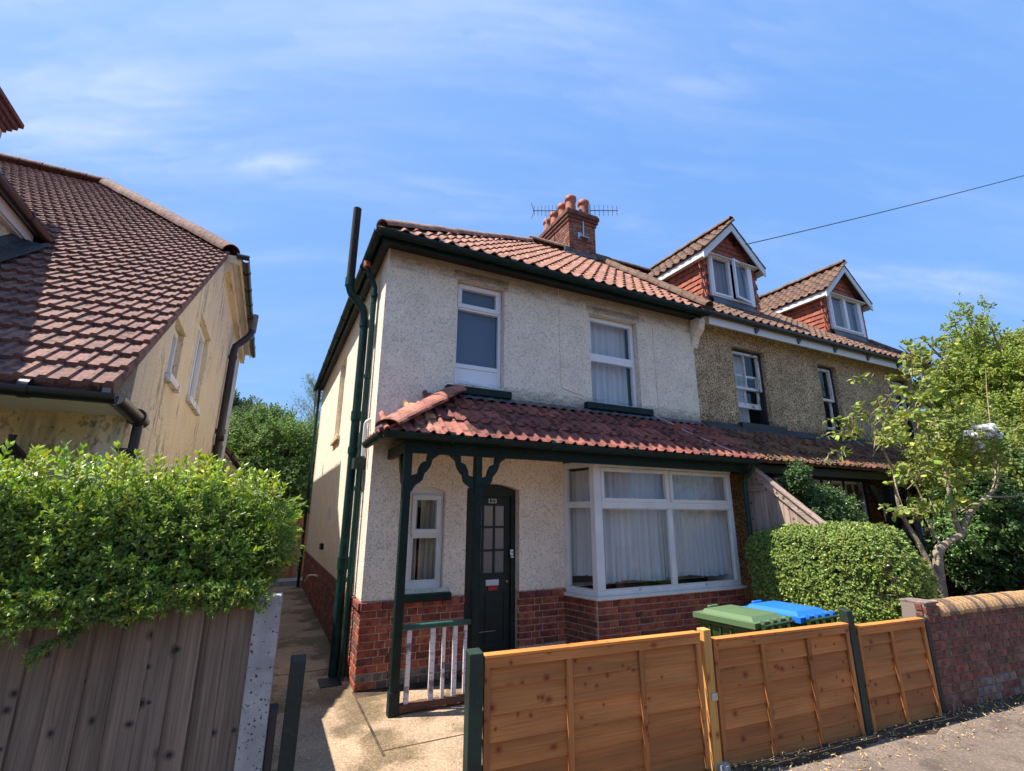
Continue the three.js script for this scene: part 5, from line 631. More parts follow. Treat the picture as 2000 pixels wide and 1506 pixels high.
// ================================================================ wheelie bins, their hinged backs towards the fence
function bin(label, lidMat, x, z, turn) {
  const t = thing('wheelie_bin', label, 'wheelie bin', [x, 0, z], { local: true, turn, group: 'wheelie bins behind the orange fence' }), W = 0.49, Dp = 0.56, Ht = 0.86;
  const body = new THREE.BoxGeometry(1, 1, 1, 6, 8, 6).toNonIndexed(), p = body.attributes.position; for (let i = 0; i < p.count; i++) { const y = p.getY(i) + 0.5, w = mx(0.36, W, y), d = mx(0.40, Dp, y); let X = p.getX(i) * w, Z = p.getZ(i) * d; p.setXYZ(i, X, 0.05 + y * (Ht - 0.09), Z - 0.02 * (1 - y)); } body.computeVertexNormals(); part(t, 'body', body, M.binGreen);
  for (const sx of [-1, 1]) for (const k of [-0.28, -0.1, 0.08]) part(t, 'rib', [bx(sx * W * 0.5 - 0.008, sx * W * 0.5 + 0.008, Ht - 0.2, Ht - 0.06, k * 0.6, k * 0.6 + 0.014)], M.binGreen);
  part(t, 'rim', [cbx(-W / 2 - 0.022, W / 2 + 0.022, Ht - 0.075, Ht - 0.01, -Dp / 2 - 0.02, Dp / 2 + 0.02, 0.01)], M.binGreen);
  const lid = new THREE.BoxGeometry(1, 1, 1, 14, 3, 16).toNonIndexed(), q = lid.attributes.position; for (let i = 0; i < q.count; i++) { const u = q.getX(i), v = q.getZ(i), up = q.getY(i) > 0 ? 1 : q.getY(i) < -0.4 ? 0 : (q.getY(i) + 0.5); const e = Math.max(Math.abs(u), Math.abs(v)) * 2, raised = up * (0.016 + 0.034 * (1 - ss(0.74, 0.90, e)) + 0.012 * (1 - ss(0, 0.8, e))); q.setXYZ(i, u * (W + 0.07), Ht - 0.012 + raised + (up ? 0 : -0.03 * ss(0.86, 1, e)) , v * (Dp + 0.07)); } lid.computeVertexNormals(); part(t, 'lid', lid, lidMat);
  part(t, 'lid_grip', [cbx(-0.07, 0.07, Ht + 0.02, Ht + 0.045, -Dp / 2 - 0.03, -Dp / 2 + 0.0, 0.008)], lidMat);
  for (const sx of [-0.19, -0.055, 0.055, 0.19]) { part(t, 'hinge_bracket', extr([[0, 0.03], [0.085, 0.02], [0.075, -0.045], [0.02, -0.085], [0, -0.085]], 0.016, basis(V(0, 0, 1), V(0, 1, 0), V(-1, 0, 0), V(sx, Ht - 0.03, Dp / 2 + 0.015))), M.binGreen); part(t, 'hinge_knuckle', cyl([sx - 0.028, Ht + 0.012, Dp / 2 + 0.065], [sx + 0.012, Ht + 0.012, Dp / 2 + 0.065], 0.019), lidMat); }
  part(t, 'handle', cyl([-0.22, Ht - 0.015, Dp / 2 + 0.085], [0.22, Ht - 0.015, Dp / 2 + 0.085], 0.013), M.binGreen); for (const s of [-1, 1]) part(t, 'wheel', cyl([s * 0.17, 0.1, Dp / 2 - 0.06], [s * 0.22, 0.1, Dp / 2 - 0.06], 0.1), M.blackPaint); return t;
}
bin('green wheelie bin with a green lid behind the orange fence', M.binLid, 3.06, 2.24, 0.1);
bin('green wheelie bin with a bright blue lid behind the orange fence', M.binBlue, 3.66, 2.26, 0.06);

// ================================================================ aerials and cables
function aerial(x, y, z, turn, len, n, label) {
  const t = thing('tv_aerial', label, 'aerial', [x, y, z], { local: true, turn }); part(t, 'boom', cyl([-0.1, 0, 0], [len, 0, 0], 0.011, 0.009, 8), M.wire); for (let k = 0; k < n; k++) { const X = 0.05 + k * (len - 0.08) / (n - 1), h = 0.17 - 0.05 * k / n; part(t, 'element', cyl([X, -h, 0], [X, h, 0], 0.006, 0.006, 5), M.wire); } return t;
}
{ const a = aerial(5.10, 8.86, -2.62, -0.456, 0.72, 7, 'grey comb-like aerial pointing right from the chimney'); part(a, 'mast', [cyl([-0.17, -0.85, 0.18], [-0.17, -0.1, 0.18], 0.022), cyl([0.02, -0.22, 0], [0.02, 0.16, 0], 0.03)], M.metal);
  const b = aerial(4.55, 8.98, -3.1, Math.PI - 0.456, 0.62, 7, 'grey comb-like aerial pointing left behind the chimney pots'); part(b, 'reflector', [cyl([0.6, 0, 0], [0.66, 0.22, 0], 0.007), cyl([0.6, 0, 0], [0.66, -0.22, 0], 0.007)], M.wire); part(b, 'mast', cyl([0.3, -0.5, 0], [0.3, 0, 0], 0.012), M.metal); }
{ const t = thing('overhead_cable', 'thin black cable rising right from the first dormer to the edge of the sky', 'cable', [7.6, 7.3, -0.45]); part(t, 'wire', tube(Array.from({ length: 16 }, (_, k) => { const s = k / 15; return [mx(7.55, 15.9, s), mx(7.40, 10.45, s) - 0.15 * s * (1 - s), mx(-0.42, 2.0, s)]; }), 0.011, 5, 60), M.wire); }
{ const t = thing('overhead_cable', 'thin cable running right behind the small tree top', 'cable', [12.3, 4.9, 0.3]); part(t, 'wire', tube(Array.from({ length: 12 }, (_, k) => { const s = k / 11; return [mx(12.3, 24, s), mx(5.0, 8.4, s) - 0.5 * s * (1 - s), mx(0.3, 2.5, s)]; }), 0.012, 5, 40), M.wire); }

// ================================================================ plants
function leafG(L, W, fold = 0.25, seg = 1) { const p = [], A = [0, 0, 0], T = [0, L, 0.06 * L], C = [0, 0.45 * L, -fold * W], l = [-W / 2, 0.42 * L, 0.0], r = [W / 2, 0.42 * L, 0.0], l2 = [-W * 0.36, 0.72 * L, 0.02 * L], r2 = [W * 0.36, 0.72 * L, 0.02 * L]; const t = (a, b, c) => p.push(...a, ...b, ...c); t(A, C, l); t(A, r, C); t(l, C, l2); t(C, r, r2); t(l2, C, T); t(C, r2, T); const g = new THREE.BufferGeometry(); g.setAttribute('position', new THREE.Float32BufferAttribute(p, 3)); g.computeVertexNormals(); g.setAttribute('uv', new THREE.Float32BufferAttribute(new Float32Array(p.length / 3 * 2), 2)); g.userData.uvDone = true; return g; }
function sprig(n, len, L, W, seed, spread = 0.9, stem = true) {              // a shoot with pairs of leaves up its stem
  const r = rng(seed), gs = []; for (let i = 0; i < n; i++) { const h = len * (0.12 + 0.88 * i / (n - 1)), a0 = i * 1.57 + r() * 0.6; for (const s of [0, Math.PI]) { const k = mx(1, 0.62, i / n) * mx(0.8, 1.15, r()), g = leafG(L * k, W * k); g.rotateX(mx(spread, spread * 0.45, i / n) + (r() - 0.5) * 0.5); g.rotateZ((r() - 0.5) * 0.3); g.rotateY(a0 + s + (r() - 0.5) * 0.5); g.translate(0, h, 0); gs.push(g); } }
  { const g = leafG(L * 0.6, W * 0.6); g.translate(0, len, 0); gs.push(g); } if (stem) { const c = new THREE.CylinderGeometry(0.0012, 0.002, len, 3, 1, true).toNonIndexed(); c.translate(0, len / 2, 0); gs.push(c); } return mergeGeometries(gs.map(g => { g.userData.uvDone = true; return prep(g); }));
}
function scatter(parent, name, geos, mat, list, tint = [0.75, 1.25, 0.12], seed = 3) { // list of [pos, dir, scale, shade]
  const r = rng(seed), b = BASE.get(parent) ?? [0, 0, 0], per = geos.map(() => []); for (const e of list) per[Math.floor(r() * geos.length)].push(e);
  geos.forEach((g, gi) => { const L = per[gi]; if (!L.length) return; const m = new THREE.InstancedMesh(g, mat, L.length), q = new THREE.Quaternion(), tw = new THREE.Quaternion(), M4 = new THREE.Matrix4(), Y = V(0, 1, 0), c = new THREE.Color(); L.forEach(([p, d, s, sh = 1], i) => { q.setFromUnitVectors(Y, d); tw.setFromAxisAngle(Y, r() * 6.283); q.multiply(tw); M4.compose(V(p.x - b[0], p.y - b[1], p.z - b[2]), q, V(s, s, s)); m.setMatrixAt(i, M4); const k = mx(tint[0], tint[1], r()) * sh, y = (r() - 0.5) * tint[2] * 2; m.setColorAt(i, c.setRGB(k * (1 + y), k, k * (1 - Math.abs(y)))); }); m.name = name; m.userData.kind = 'stuff'; m.castShadow = m.receiveShadow = true; parent.add(m); });
}
const dirR = (r) => { const z = 2 * r() - 1, a = 6.283 * r(), s = Math.sqrt(1 - z * z); return V(s * Math.cos(a), z, s * Math.sin(a)); };
function hedgeBox(parent, lo, hi, n, r, o = {}) {                              // points over a clipped, slightly lumpy box; returns sprig placements
  const { rad = 0.25, lump = 0.06, depth = 0.10, up = 0.45, faces = [1, 1, 1, 1, 1], shade = () => 1, seed = 1, size = [0.8, 1.25] } = o, S = hi.clone().sub(lo), C = lo.clone().add(hi).multiplyScalar(0.5), list = [];
  const A = [[S.y * S.z * faces[0], 0, -1], [S.y * S.z * faces[1], 0, 1], [S.x * S.z * faces[2], 1, 1], [S.x * S.y * faces[3], 2, -1], [S.x * S.y * faces[4], 2, 1]], T = A.reduce((s, a) => s + a[0], 0);
  for (let i = 0; i < n; i++) { let k = r() * T, f = A[0]; for (const a of A) { if ((k -= a[0]) <= 0) { f = a; break; } } const p = V(mx(lo.x, hi.x, r()), mx(lo.y, hi.y, r()), mx(lo.z, hi.z, r())); p.setComponent(f[1], f[2] < 0 ? lo.getComponent(f[1]) : hi.getComponent(f[1]));
    const q = V(cl(p.x, lo.x + rad, hi.x - rad), Math.min(p.y, hi.y - rad), cl(p.z, lo.z + rad, hi.z - rad)), nrm = p.clone().sub(q); if (nrm.lengthSq() < 1e-6) nrm.set(0, 1, 0); const d = nrm.clone().normalize(); const b = fbm(p.x * 0.13 + p.z * 0.07 + 5, p.y * 0.13 + p.z * 0.05 + 5, 16, 16, 3, seed) - 0.5; const pos = q.addScaledVector(d, rad + lump * 2 * b - depth * Math.pow(r(), 1.6)); const dir = d.clone().addScaledVector(V(0, 1, 0), up).addScaledVector(dirR(r), 0.55).normalize(); list.push([pos, dir, mx(size[0], size[1], r()), shade(pos, b)]); }
  return list;
}
{ // privet hedge leaning over the weathered fence
  const t = thing('privet_hedge', 'bright green privet hedge spilling over the weathered board fence at left', 'hedge', [-2.2, 0, 2.1]), r = rng(91), lo = V(-3.6, 1.27, 1.6), hi = V(-1.02, 1.87, 2.46);
  const g = [sprig(4, 0.075, 0.042, 0.018, 1, 1.0), sprig(5, 0.095, 0.044, 0.018, 2, 1.0), sprig(3, 0.06, 0.048, 0.022, 3, 1.1)];
  const L = hedgeBox(t, lo, hi, 11500, r, { rad: 0.30, lump: 0.16, depth: 0.20, up: 0.7, faces: [0, 1.2, 1.1, 0.2, 1.3], seed: 4 });
  for (let i = 0; i < 240; i++) { const x = mx(-3.4, -0.95, r()), z = mx(1.7, 2.6, r()); L.push([V(x, 1.90 + 0.03 * r() - (x > -1.3 ? (x + 1.3) * 0.3 : 0), z), V((r() - 0.5) * 0.5, 1, (r() - 0.5) * 0.4).normalize(), mx(1.0, 1.7, r())]); }
  for (let i = 0; i < 700; i++) { const x = mx(-3.4, -0.98, Math.pow(r(), 0.9)), dr = 0.01 + 0.06 * fbm(x * 0.3 + 2, 0.5, 16, 16, 3, 6) * (x < -1.4 ? 1.8 : 0.6); L.push([V(x, 1.40 - (dr + 0.09) * r(), 2.50 + 0.07 * r()), V((r() - 0.5) * 1.2, 0.2 - r() * 0.6, 0.7).normalize(), mx(0.8, 1.1, r()), 0.8]); }
  for (let i = 0; i < 26; i++) { const s = i / 26, x = -1.72 - 0.16 * s + (r() - 0.5) * 0.05; L.push([V(x, 1.26 - 0.12 * s, 2.52 + 0.05 * Math.sin(s * 3)), V((r() - 0.5) - 0.4, -0.5, 0.5).normalize(), mx(0.7, 1.0, r()), 0.8]); }
  for (let i = 0; i < 150; i++) { const s = r(); L.push([V(-1.02 + 0.08 * r(), mx(1.45, 1.8, s), mx(2.0, 2.5, r())), V(0.9, 0.5 * r(), 0.3).normalize(), mx(1, 1.5, r())]); }
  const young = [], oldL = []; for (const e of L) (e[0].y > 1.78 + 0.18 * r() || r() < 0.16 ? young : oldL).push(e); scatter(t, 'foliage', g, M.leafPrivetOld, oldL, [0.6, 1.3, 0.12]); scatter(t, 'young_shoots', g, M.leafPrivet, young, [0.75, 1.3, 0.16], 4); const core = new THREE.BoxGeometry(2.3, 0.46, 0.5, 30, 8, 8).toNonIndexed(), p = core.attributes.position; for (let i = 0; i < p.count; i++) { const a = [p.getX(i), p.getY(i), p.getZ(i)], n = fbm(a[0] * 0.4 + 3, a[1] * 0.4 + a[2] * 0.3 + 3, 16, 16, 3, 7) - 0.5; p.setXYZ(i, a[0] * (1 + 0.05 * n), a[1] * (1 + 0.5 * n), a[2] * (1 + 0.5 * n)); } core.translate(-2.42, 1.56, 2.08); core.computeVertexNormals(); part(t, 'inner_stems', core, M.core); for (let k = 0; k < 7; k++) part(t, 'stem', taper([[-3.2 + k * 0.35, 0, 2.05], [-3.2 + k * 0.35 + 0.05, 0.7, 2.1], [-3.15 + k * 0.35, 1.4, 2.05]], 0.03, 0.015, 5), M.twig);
}
{ // clipped hedge by the bins
  const t = thing('clipped_hedge', 'rounded clipped green hedge beside the bay window behind the bins', 'hedge', [5.45, 0, 1.7]), r = rng(92), lo = V(4.97, 0.25, 0.76), hi = V(5.90, 1.60, 2.56);
  const g = [sprig(3, 0.055, 0.050, 0.030, 11, 1.0), sprig(3, 0.06, 0.050, 0.029, 12, 1.0), sprig(2, 0.05, 0.055, 0.034, 13, 1.0)];
  scatter(t, 'foliage', g, M.leafHedge, hedgeBox(t, lo, hi, 17000, r, { rad: 0.42, lump: 0.12, depth: 0.14, up: 0.25, faces: [1.4, 0.5, 1.3, 0.6, 1.2], seed: 8, size: [0.7, 1.35] }).filter(([q]) => !(((q.z - 2.25) / 0.28) ** 2 + ((q.y - 1.12) / 0.24) ** 2 < 1 && q.x < 5.3 && r() < 0.62)), [0.68, 1.25, 0.16], 5);
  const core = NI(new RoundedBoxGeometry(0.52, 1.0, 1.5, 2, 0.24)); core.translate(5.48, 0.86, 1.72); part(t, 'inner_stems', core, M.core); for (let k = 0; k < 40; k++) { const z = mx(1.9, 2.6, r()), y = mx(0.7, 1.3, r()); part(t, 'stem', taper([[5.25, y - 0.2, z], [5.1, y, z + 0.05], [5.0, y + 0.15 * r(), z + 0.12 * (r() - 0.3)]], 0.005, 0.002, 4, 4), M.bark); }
  for (let k = 0; k < 5; k++) part(t, 'trunk', taper([[5.45, 0, 0.95 + k * 0.4], [5.45, 0.5, 0.95 + k * 0.4]], 0.04, 0.03, 6), M.bark);
}
function clumps(parent, name, geos, mat, C, Rad, nc, per, rc, r, o = {}) {       // crown built of many leaf clumps spread through an ellipsoid
  const { tint = [0.7, 1.25, 0.12], size = [0.8, 1.25], shell = 0.55, low = -1, cut, up = 0.35, flat = 0.75 } = o, L = []; for (let i = 0; i < nc; i++) { const d = dirR(r); if (d.y < low) { d.y = -d.y * 0.5; d.normalize(); } const k = mx(shell, 1, Math.sqrt(r())), c = V(C[0] + d.x * Rad[0] * k, C[1] + d.y * Rad[1] * k, C[2] + d.z * Rad[2] * k), sh = mx(0.72, 1.2, r()), rr_ = rc * mx(0.6, 1.3, r()); for (let j = 0; j < per; j++) { const e = dirR(r), q = Math.pow(r(), 0.4), p = V(c.x + e.x * rr_ * q, c.y + e.y * rr_ * q * flat, c.z + e.z * rr_ * q); if (cut && cut(p)) continue; L.push([p, e.addScaledVector(V(0, 1, 0), up).addScaledVector(dirR(r), 0.5).normalize(), mx(size[0], size[1], r()), sh]); } }
  scatter(parent, name, geos, mat, L, tint, 17);
}
{ // trees beyond the back gardens, seen through the passage
  const g = [sprig(3, 0.16, 0.12, 0.075, 21, 1.0, false), sprig(3, 0.18, 0.11, 0.07, 22, 1.0, false)];
  let t = thing('dense_tree', 'dense dark green leafy tree filling the gap between the two houses', 'tree', [-0.9, 0, -15]), r = rng(101); part(t, 'trunk', taper([[-0.9, 0, -15], [-0.8, 2, -15], [-0.9, 4, -15]], 0.25, 0.1), M.bark); for (let k = 0; k < 6; k++) part(t, 'limb', taper([[-0.85, 2, -15], [-0.85 + Math.cos(k) * 1.2, 3, -15 + Math.sin(k)], [-0.85 + Math.cos(k) * 2.2, 3.8, -15 + Math.sin(k) * 1.5]], 0.09, 0.03, 5), M.bark);
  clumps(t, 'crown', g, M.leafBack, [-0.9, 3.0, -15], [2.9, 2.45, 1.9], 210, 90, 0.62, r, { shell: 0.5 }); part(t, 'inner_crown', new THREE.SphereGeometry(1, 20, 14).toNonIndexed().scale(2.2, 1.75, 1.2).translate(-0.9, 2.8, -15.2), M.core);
  t = thing('broadleaf_tree', 'taller darker tree rising behind the left house corner', 'tree', [-3.4, 0, -24]); r = rng(102); part(t, 'trunk', taper([[-3.4, 0, -24], [-3.3, 4, -24], [-3.3, 7, -24]], 0.25, 0.08), M.bark); clumps(t, 'crown', [sprig(3, 0.2, 0.15, 0.09, 23, 1.0, false)], M.leafDark, [-3.5, 5.6, -24], [1.9, 2.6, 1.6], 70, 60, 0.6, r, { shell: 0.2 });
  t = thing('birch_tree', 'thin wispy pale tree against the sky beside the main house corner', 'tree', [0.9, 0, -22]); r = rng(103); part(t, 'trunk', taper([[0.9, 0, -22], [0.8, 4, -22], [0.6, 8.6, -22]], 0.14, 0.02), M.bark);
  const tw = []; const LW = []; for (let k = 0; k < 60; k++) { const y = mx(4.5, 8.6, r()), a = r() * 6.28, l = mx(0.6, 1.7, r()) * mx(1.2, 0.5, (y - 4.5) / 4), b = V(0.9 - 0.03 * y, y, -22), e = b.clone().add(V(Math.cos(a) * l, l * 0.75, Math.sin(a) * l)); tw.push(taper([b, b.clone().lerp(e, 0.5).add(V(0, 0.08, 0)), e], 0.022, 0.006, 4, 5)); for (let j = 0; j < 34; j++) { const p = b.clone().lerp(e, mx(0.25, 1.05, r())).addScaledVector(dirR(r), 0.2); LW.push([p, V((r() - 0.5), r() - 0.2, r() - 0.5).normalize(), mx(0.7, 1.2, r())]); } } part(t, 'twigs', tw, M.bark).userData.kind = 'stuff'; scatter(t, 'crown', [sprig(3, 0.14, 0.075, 0.022, 24, 0.7, false)], M.leafWillow, LW, [0.75, 1.2, 0.1], 19);
}
{ // big trees and shrubs at the right
  let r = rng(111), t = thing('large_tree', 'large yellow green tree filling the sky at the right edge', 'tree', [14.6, 0, 1.0]); const g = [sprig(3, 0.14, 0.105, 0.056, 31, 1.0, false), sprig(4, 0.17, 0.10, 0.05, 32, 1.0, false)];
  part(t, 'trunk', taper([[14.6, 0, 1], [14.7, 2, 1], [14.4, 4.5, 1]], 0.28, 0.1), M.bark); for (let k = 0; k < 9; k++) { const a = k * 0.7; part(t, 'limb', taper([[14.6, 2 + 0.2 * k, 1], [14.6 + Math.cos(a) * 1.2, 3.6 + 0.2 * k, 1 + Math.sin(a)], [14.6 + Math.cos(a) * 2.4, 4.6 + 0.25 * k, 1 + Math.sin(a) * 1.8]], 0.08, 0.015, 5), M.bark); }
  clumps(t, 'crown', g, M.leafYellow, [15.3, 3.9, 1.0], [2.9, 2.3, 2.0], 170, 80, 0.58, r, { shell: 0.35, tint: [0.7, 1.2, 0.16] });
  { const LW = [], tw = []; for (let k = 0; k < 46; k++) { const b = V(mx(13.2, 17, r()), mx(4.6, 5.9, r()), mx(0, 2, r())), e = b.clone().add(V((r() - 0.55) * 1.6, mx(0.4, 1.1, r()), (r() - 0.5))); tw.push(taper([b, b.clone().lerp(e, 0.5), e], 0.014, 0.004, 4, 4)); for (let j = 0; j < 26; j++) LW.push([b.clone().lerp(e, r()).addScaledVector(dirR(r), 0.09), dirR(r).add(V(0, 0.4, 0)).normalize(), mx(0.6, 1.1, r())]); } part(t, 'twigs', tw, M.bark).userData.kind = 'stuff'; scatter(t, 'outer_leaves', g, M.leafYellow, LW, [0.75, 1.15, 0.14], 23); }
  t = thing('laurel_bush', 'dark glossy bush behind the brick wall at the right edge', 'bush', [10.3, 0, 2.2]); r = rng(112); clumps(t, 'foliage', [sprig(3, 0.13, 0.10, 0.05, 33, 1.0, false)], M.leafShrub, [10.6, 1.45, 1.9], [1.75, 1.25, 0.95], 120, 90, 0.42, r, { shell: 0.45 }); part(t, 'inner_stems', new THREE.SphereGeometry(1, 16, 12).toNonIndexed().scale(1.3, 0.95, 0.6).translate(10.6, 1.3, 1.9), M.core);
  t = thing('rambling_rose', 'rambling rose with clusters of white flowers among green leaves', 'rose', [10.1, 0, 1.6]); r = rng(113); part(t, 'stem', [taper([[10.3, 0, 1.5], [10.1, 1.2, 1.6], [9.9, 2.2, 1.7], [9.6, 2.9, 1.7]], 0.03, 0.01, 5), taper([[10.3, 0.8, 1.5], [10.5, 1.8, 1.5], [10.4, 2.9, 1.7]], 0.025, 0.01, 5)], M.bark); clumps(t, 'foliage', [sprig(3, 0.10, 0.075, 0.042, 34, 1.0, false)], M.leafTree, [10.3, 2.55, 1.5], [1.25, 0.85, 0.7], 85, 80, 0.34, r, { shell: 0.2 });
  const ROSES = [[7.40, 2.81, 2.6, 16, 0.13], [7.74, 2.90, 2.62, 26, 0.18], [7.50, 2.68, 2.6, 16, 0.13], [8.12, 2.86, 2.62, 9, 0.10], [7.95, 2.95, 2.62, 12, 0.14]];
  part(t, 'stem', [taper([[10.1, 1.2, 1.6], [9.2, 2.2, 2.1], [8.4, 2.6, 2.5], [7.8, 2.65, 2.58]], 0.014, 0.006, 5)], M.bark);
  { const LL = []; for (let i = 0; i < 420; i++) { const d = dirR(r); LL.push([V(7.75 + d.x * 0.55, 2.78 + d.y * 0.25, 2.5 + d.z * 0.12), d.add(V(0, 0.3, 0.4)).normalize(), mx(0.7, 1.1, r())]); } scatter(t, 'flowering_shoots', [sprig(3, 0.09, 0.065, 0.036, 37, 1.0)], M.leafTree, LL, [0.7, 1.2, 0.1], 41); }
  const petals = (() => { const gs = []; for (let ring = 0; ring < 3; ring++) for (let k = 0; k < 6; k++) { const g = leafG(0.036 - ring * 0.006, 0.034 - ring * 0.006, -0.3); g.rotateX(1.25 - ring * 0.42); g.rotateY(k * 1.047 + ring * 0.5); gs.push(g); } return mergeGeometries(gs.map(g => { g.userData.uvDone = true; return prep(g); })); })();
  for (const [px, py, pz, n, s] of ROSES) { const c = sub(t, 'flower_cluster'); for (let i = 0; i < n; i++) { const d = dirR(r); d.z = Math.abs(d.z); put(c, 'flower', petals, M.rose, V(px + d.x * s * (0.4 + 0.9 * r()), py + d.y * s * 0.6 * (0.4 + 0.8 * r()), pz + d.z * s * 0.5), new THREE.Quaternion().setFromUnitVectors(V(0, 1, 0), d.multiplyScalar(0.6).add(V(-0.5, 1, 0.05)).normalize()), V(1.3, 1.3, 1.3)); } }
  t = thing('camellia_shrub', 'small dark glossy shrub in front of the white casements', 'shrub', [6.4, 0, 1.15]); r = rng(114); clumps(t, 'foliage', [sprig(3, 0.075, 0.06, 0.034, 35, 1.0, false)], M.leafShrub, [6.45, 1.75, 1.1], [0.55, 0.33, 0.25], 46, 60, 0.16, r, { shell: 0.1 }); clumps(t, 'top_shoots', [sprig(3, 0.075, 0.06, 0.034, 36, 0.8)], M.leafShrub, [5.95, 2.22, 1.1], [0.16, 0.26, 0.10], 16, 30, 0.09, r, { shell: 0 }); part(t, 'stem', [taper([[6.4, 0, 1.15], [6.4, 0.9, 1.15], [6.2, 1.9, 1.1]], 0.04, 0.01, 5)], M.bark);
}
{ // small front garden tree behind the brick wall
  const t = thing('young_tree', 'slender young tree with a forked grey trunk rising behind the brick wall', 'tree', [6.74, 0, 2.2]), r = rng(121), z = 2.2, LW = [], YW = [];
  const limbs = [ // traced limbs, thickest first
    [[[6.74, 0.0, z], [6.76, 0.75, z], [6.80, 1.05, z], [6.86, 1.27, z], [6.95, 1.36, z]], 0.07, 0.055, 'trunk'], [[[6.72, 0.3, z + 0.02], [6.70, 0.8, z + 0.03], [6.60, 1.15, z], [6.56, 1.42, z - 0.05], [6.52, 1.6, z - 0.1]], 0.055, 0.03, 'trunk'],
    [[[6.93, 1.33, z], [7.15, 1.43, z + 0.02], [7.48, 1.53, z + 0.05], [7.62, 1.72, z + 0.08], [7.95, 1.90, z + 0.1], [8.55, 2.12, z + 0.1], [8.80, 2.35, z + 0.1], [8.95, 2.70, z + 0.1]], 0.048, 0.022, 'limb'], [[[8.95, 2.70, z + 0.1], [9.02, 3.1, z + 0.1], [9.35, 3.7, z + 0.05], [9.7, 4.2, z]], 0.010, 0.003, 'limb'],
    [[[7.45, 1.52, z + 0.05], [7.50, 1.9, z], [7.66, 2.5, z - 0.05], [7.86, 3.1, z - 0.1], [7.84, 3.6, z - 0.1], [7.72, 4.35, z - 0.1]], 0.030, 0.006, 'limb'], [[[6.53, 1.58, z - 0.1], [6.38, 1.9, z - 0.1], [6.42, 2.3, z - 0.1], [6.28, 2.6, z - 0.1], [6.15, 2.95, z - 0.1]], 0.028, 0.008, 'limb'],
    [[[7.0, 1.38, z], [7.05, 1.6, z - 0.1], [7.1, 2.0, z - 0.15], [6.95, 2.5, z - 0.2]], 0.022, 0.006, 'limb'], [[[8.3, 2.03, z + 0.1], [8.7, 2.04, z + 0.25], [9.3, 2.1, z + 0.3]], 0.016, 0.006, 'limb'], [[[8.6, 2.15, z + 0.1], [8.5, 2.3, z + 0.2], [8.52, 2.5, z + 0.22]], 0.012, 0.004, 'limb'], [[[6.40, 2.3, z - 0.1], [6.2, 2.1, z], [6.18, 1.8, z + 0.05]], 0.01, 0.004, 'limb']];
  for (const [p, a, b, n] of limbs) part(t, n, taper(p, a, b, n === 'trunk' ? 10 : 7, p.length * 6), M.bark);
  const spray = (b, e, n, bend = 0.1) => { const m = b.clone().lerp(e, 0.5).add(V(0, bend, 0)); tw.push(taper([b, m, e], 0.008, 0.003, 4, 6)); const c = new THREE.CatmullRomCurve3([b, m, e]); for (let i = 0; i < n; i++) { const s = (i + 0.5) / n, p = c.getPoint(mx(0.15, 1, s)), d = c.getTangent(mx(0.15, 1, s)).multiplyScalar(0.5).add(V((r() - 0.5) * 1.6, (r() - 0.65) * 1.0, (r() - 0.2) * 1.4)).normalize(); (r() < 0.12 ? YW : LW).push([p.addScaledVector(d, 0.015), d, mx(0.7, 1.3, r())]); } }, tw = [];
  const clus = [[6.2, 2.85, 0.75, 0.30, 26], [5.95, 2.55, 0.55, 0.2, 12], [6.75, 3.1, 0.65, 0.35, 22], [7.1, 2.75, 0.6, 0.45, 26], [7.3, 2.2, 0.55, 0.45, 22], [7.75, 2.55, 0.6, 0.45, 22], [7.2, 1.85, 0.5, 0.22, 20], [7.7, 3.3, 0.45, 0.45, 22], [7.72, 3.95, 0.30, 0.45, 20], [8.3, 2.9, 0.65, 0.45, 22], [8.9, 2.55, 0.6, 0.40, 18], [8.4, 2.35, 0.5, 0.25, 12], [6.9, 3.55, 0.5, 0.25, 10], [9.6, 2.3, 0.7, 0.30, 20], [9.7, 2.95, 0.7, 0.35, 18], [9.1, 1.95, 0.45, 0.15, 8], [6.6, 2.25, 0.35, 0.2, 8], [6.3, 1.75, 0.22, 0.2, 6]];
  for (const [x, y, rx, ry, n] of clus) for (let i = 0; i < n * 0.54; i++) { const d = dirR(r), b = V(x + d.x * rx * 0.5, y + d.y * ry * 0.5, z - 0.05 + d.z * 0.35), e = b.clone().add(V((r() - 0.5) * 0.7 + d.x * 0.2, (r() - 0.35) * 0.35, (r() - 0.4) * 0.6)); spray(b, e, 9 + Math.floor(r() * 6)); }
  for (let i = 0; i < 20; i++) { const y = mx(3.9, 4.45, r()), b = V(7.74, y, z - 0.1), e = b.clone().add(V((r() - 0.5) * 0.4, 0.12 * r(), (r() - 0.5) * 0.3)); spray(b, e, 3, 0.02); }
  part(t, 'twigs', tw, M.bark).userData.kind = 'stuff'; const lg = [leafG(0.095, 0.054, 0.2), leafG(0.105, 0.058, 0.35), leafG(0.082, 0.05, -0.1)]; scatter(t, 'leaves', lg, M.leafTree, LW, [0.72, 1.25, 0.14], 29); scatter(t, 'yellow_leaves', lg, M.leafYellow, YW, [1.2, 1.8, 0.3], 31);
}
structure('path_joint', [bx(-0.02, 0.0, 0.0, 0.0055, 0.0, 1.5), bx(0.0, 1.6, 0.0, 0.0055, 1.40, 1.415), bx(-0.95, 0.2, 0.0, 0.0055, -0.9, -0.885)], M.earth, 'dark joints in the concrete yard');
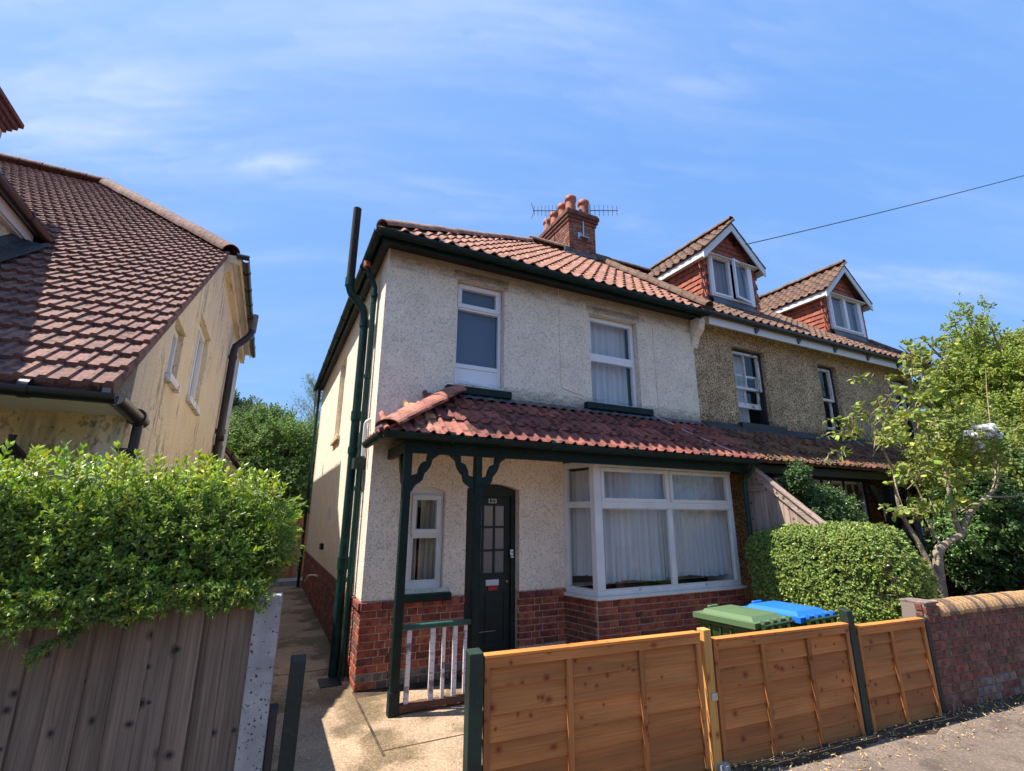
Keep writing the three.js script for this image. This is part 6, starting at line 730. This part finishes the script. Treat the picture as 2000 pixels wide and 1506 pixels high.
{ // litter along the foot of the fences, and stray flakes on the pavement
  const r = rng(131), L = [], D = []; for (let i = 0; i < 900; i++) { const x = mx(1.6, 6.4, r()), dz = Math.pow(r(), 2.2) * 0.45; L.push([V(x, 0.008 + 0.012 * r(), FZ(x) + 0.0 + dz), V(r() - 0.5, 0.35 * r(), r() - 0.5).normalize(), mx(0.5, 1.3, r())]); } for (let i = 0; i < 130; i++) { const x = mx(1.5, 7, r()), z = FZ(x) + mx(0.1, 2.0, r()); L.push([V(x, 0.006, z), V(r() - 0.5, 0.15 * r(), r() - 0.5).normalize(), mx(0.5, 1.2, r())]); } for (let i = 0; i < 260; i++) D.push([V(mx(-0.7, 1.9, r()), 0.008, mx(0.9, 2.6, r())), V(r() - 0.5, 0.15 * r(), r() - 0.5).normalize(), mx(0.3, 0.8, r())]);
  const t = thing('leaf_litter', 'dry fallen leaves and twigs along the foot of the fence', 'leaf litter', [3.5, 0, 3], { kind: 'stuff' }); scatter(t, 'leaf_litter', [leafG(0.035, 0.011, 0.3), leafG(0.02, 0.012, 0.4)], M.litter, [...L, ...D], [0.4, 1.3, 0.2], 37);
  const soil = new THREE.PlaneGeometry(6, 0.34, 90, 6).toNonIndexed(), p = soil.attributes.position; for (let i = 0; i < p.count; i++) { const x = p.getX(i) + 4.4, v = p.getY(i) + 0.17, e = 0.10 + 0.22 * fbm(x * 0.3, 0.4, 16, 16, 4, 8), zz = Math.min(v, e), h = 0.022 * (1 - ss(0, e, zz)) * fbm(x * 0.9, zz * 3, 16, 16, 3, 9); p.setXYZ(i, x, 0.0045 + h, FZ(x) - 0.06 + zz); } soil.computeVertexNormals(); structure('soil_strip', boxUV(soil), M.earth, 'dark strip of soil at the foot of the fence');
}

// ================================================================ across the road: what the windows mirror
for (const [k, x] of [[0, -6], [1, 4.5], [2, 15]]) {
  const t = thing('opposite_house', ['cream rendered house across the road reflected left in the bay window', 'cream rendered house across the road reflected in the bay window', 'cream rendered house across the road reflected right in the bay window'][k], 'house', [x, 0, 19], { group: 'houses across the road' });
  part(t, 'wall', bx(x - 3.6, x + 3.6, 0, 5.2, 19, 26), M.plaster); part(t, 'roof', [poly([[x + 3.9, 5.1, 18.6], [x - 3.9, 5.1, 18.6], [x - 3.9, 8.3, 22.5], [x + 3.9, 8.3, 22.5]], 0.1), poly([[x - 3.9, 5.1, 26.4], [x + 3.9, 5.1, 26.4], [x + 3.9, 8.3, 22.5], [x - 3.9, 8.3, 22.5]], 0.1)], M.tileRight[0]);
  for (const [a, b, c, d] of [[-2.6, -1.1, 3.2, 4.6], [1.1, 2.6, 3.2, 4.6], [-2.8, -0.9, 0.9, 2.4]]) { const w = sub(t, 'window'); part(w, 'frame', frame(x + a, x + b, c, d, 18.9, 19.0, 0.08), M.upvc); part(w, 'pane', bx(x + a + 0.08, x + b - 0.08, c + 0.08, d - 0.08, 18.95, 18.98), M.blackPaint); } part(t, 'door', bx(x + 1.2, x + 2.1, 0, 2.1, 18.93, 19), M.greenDark);
}

renderer.render(scene, camera);
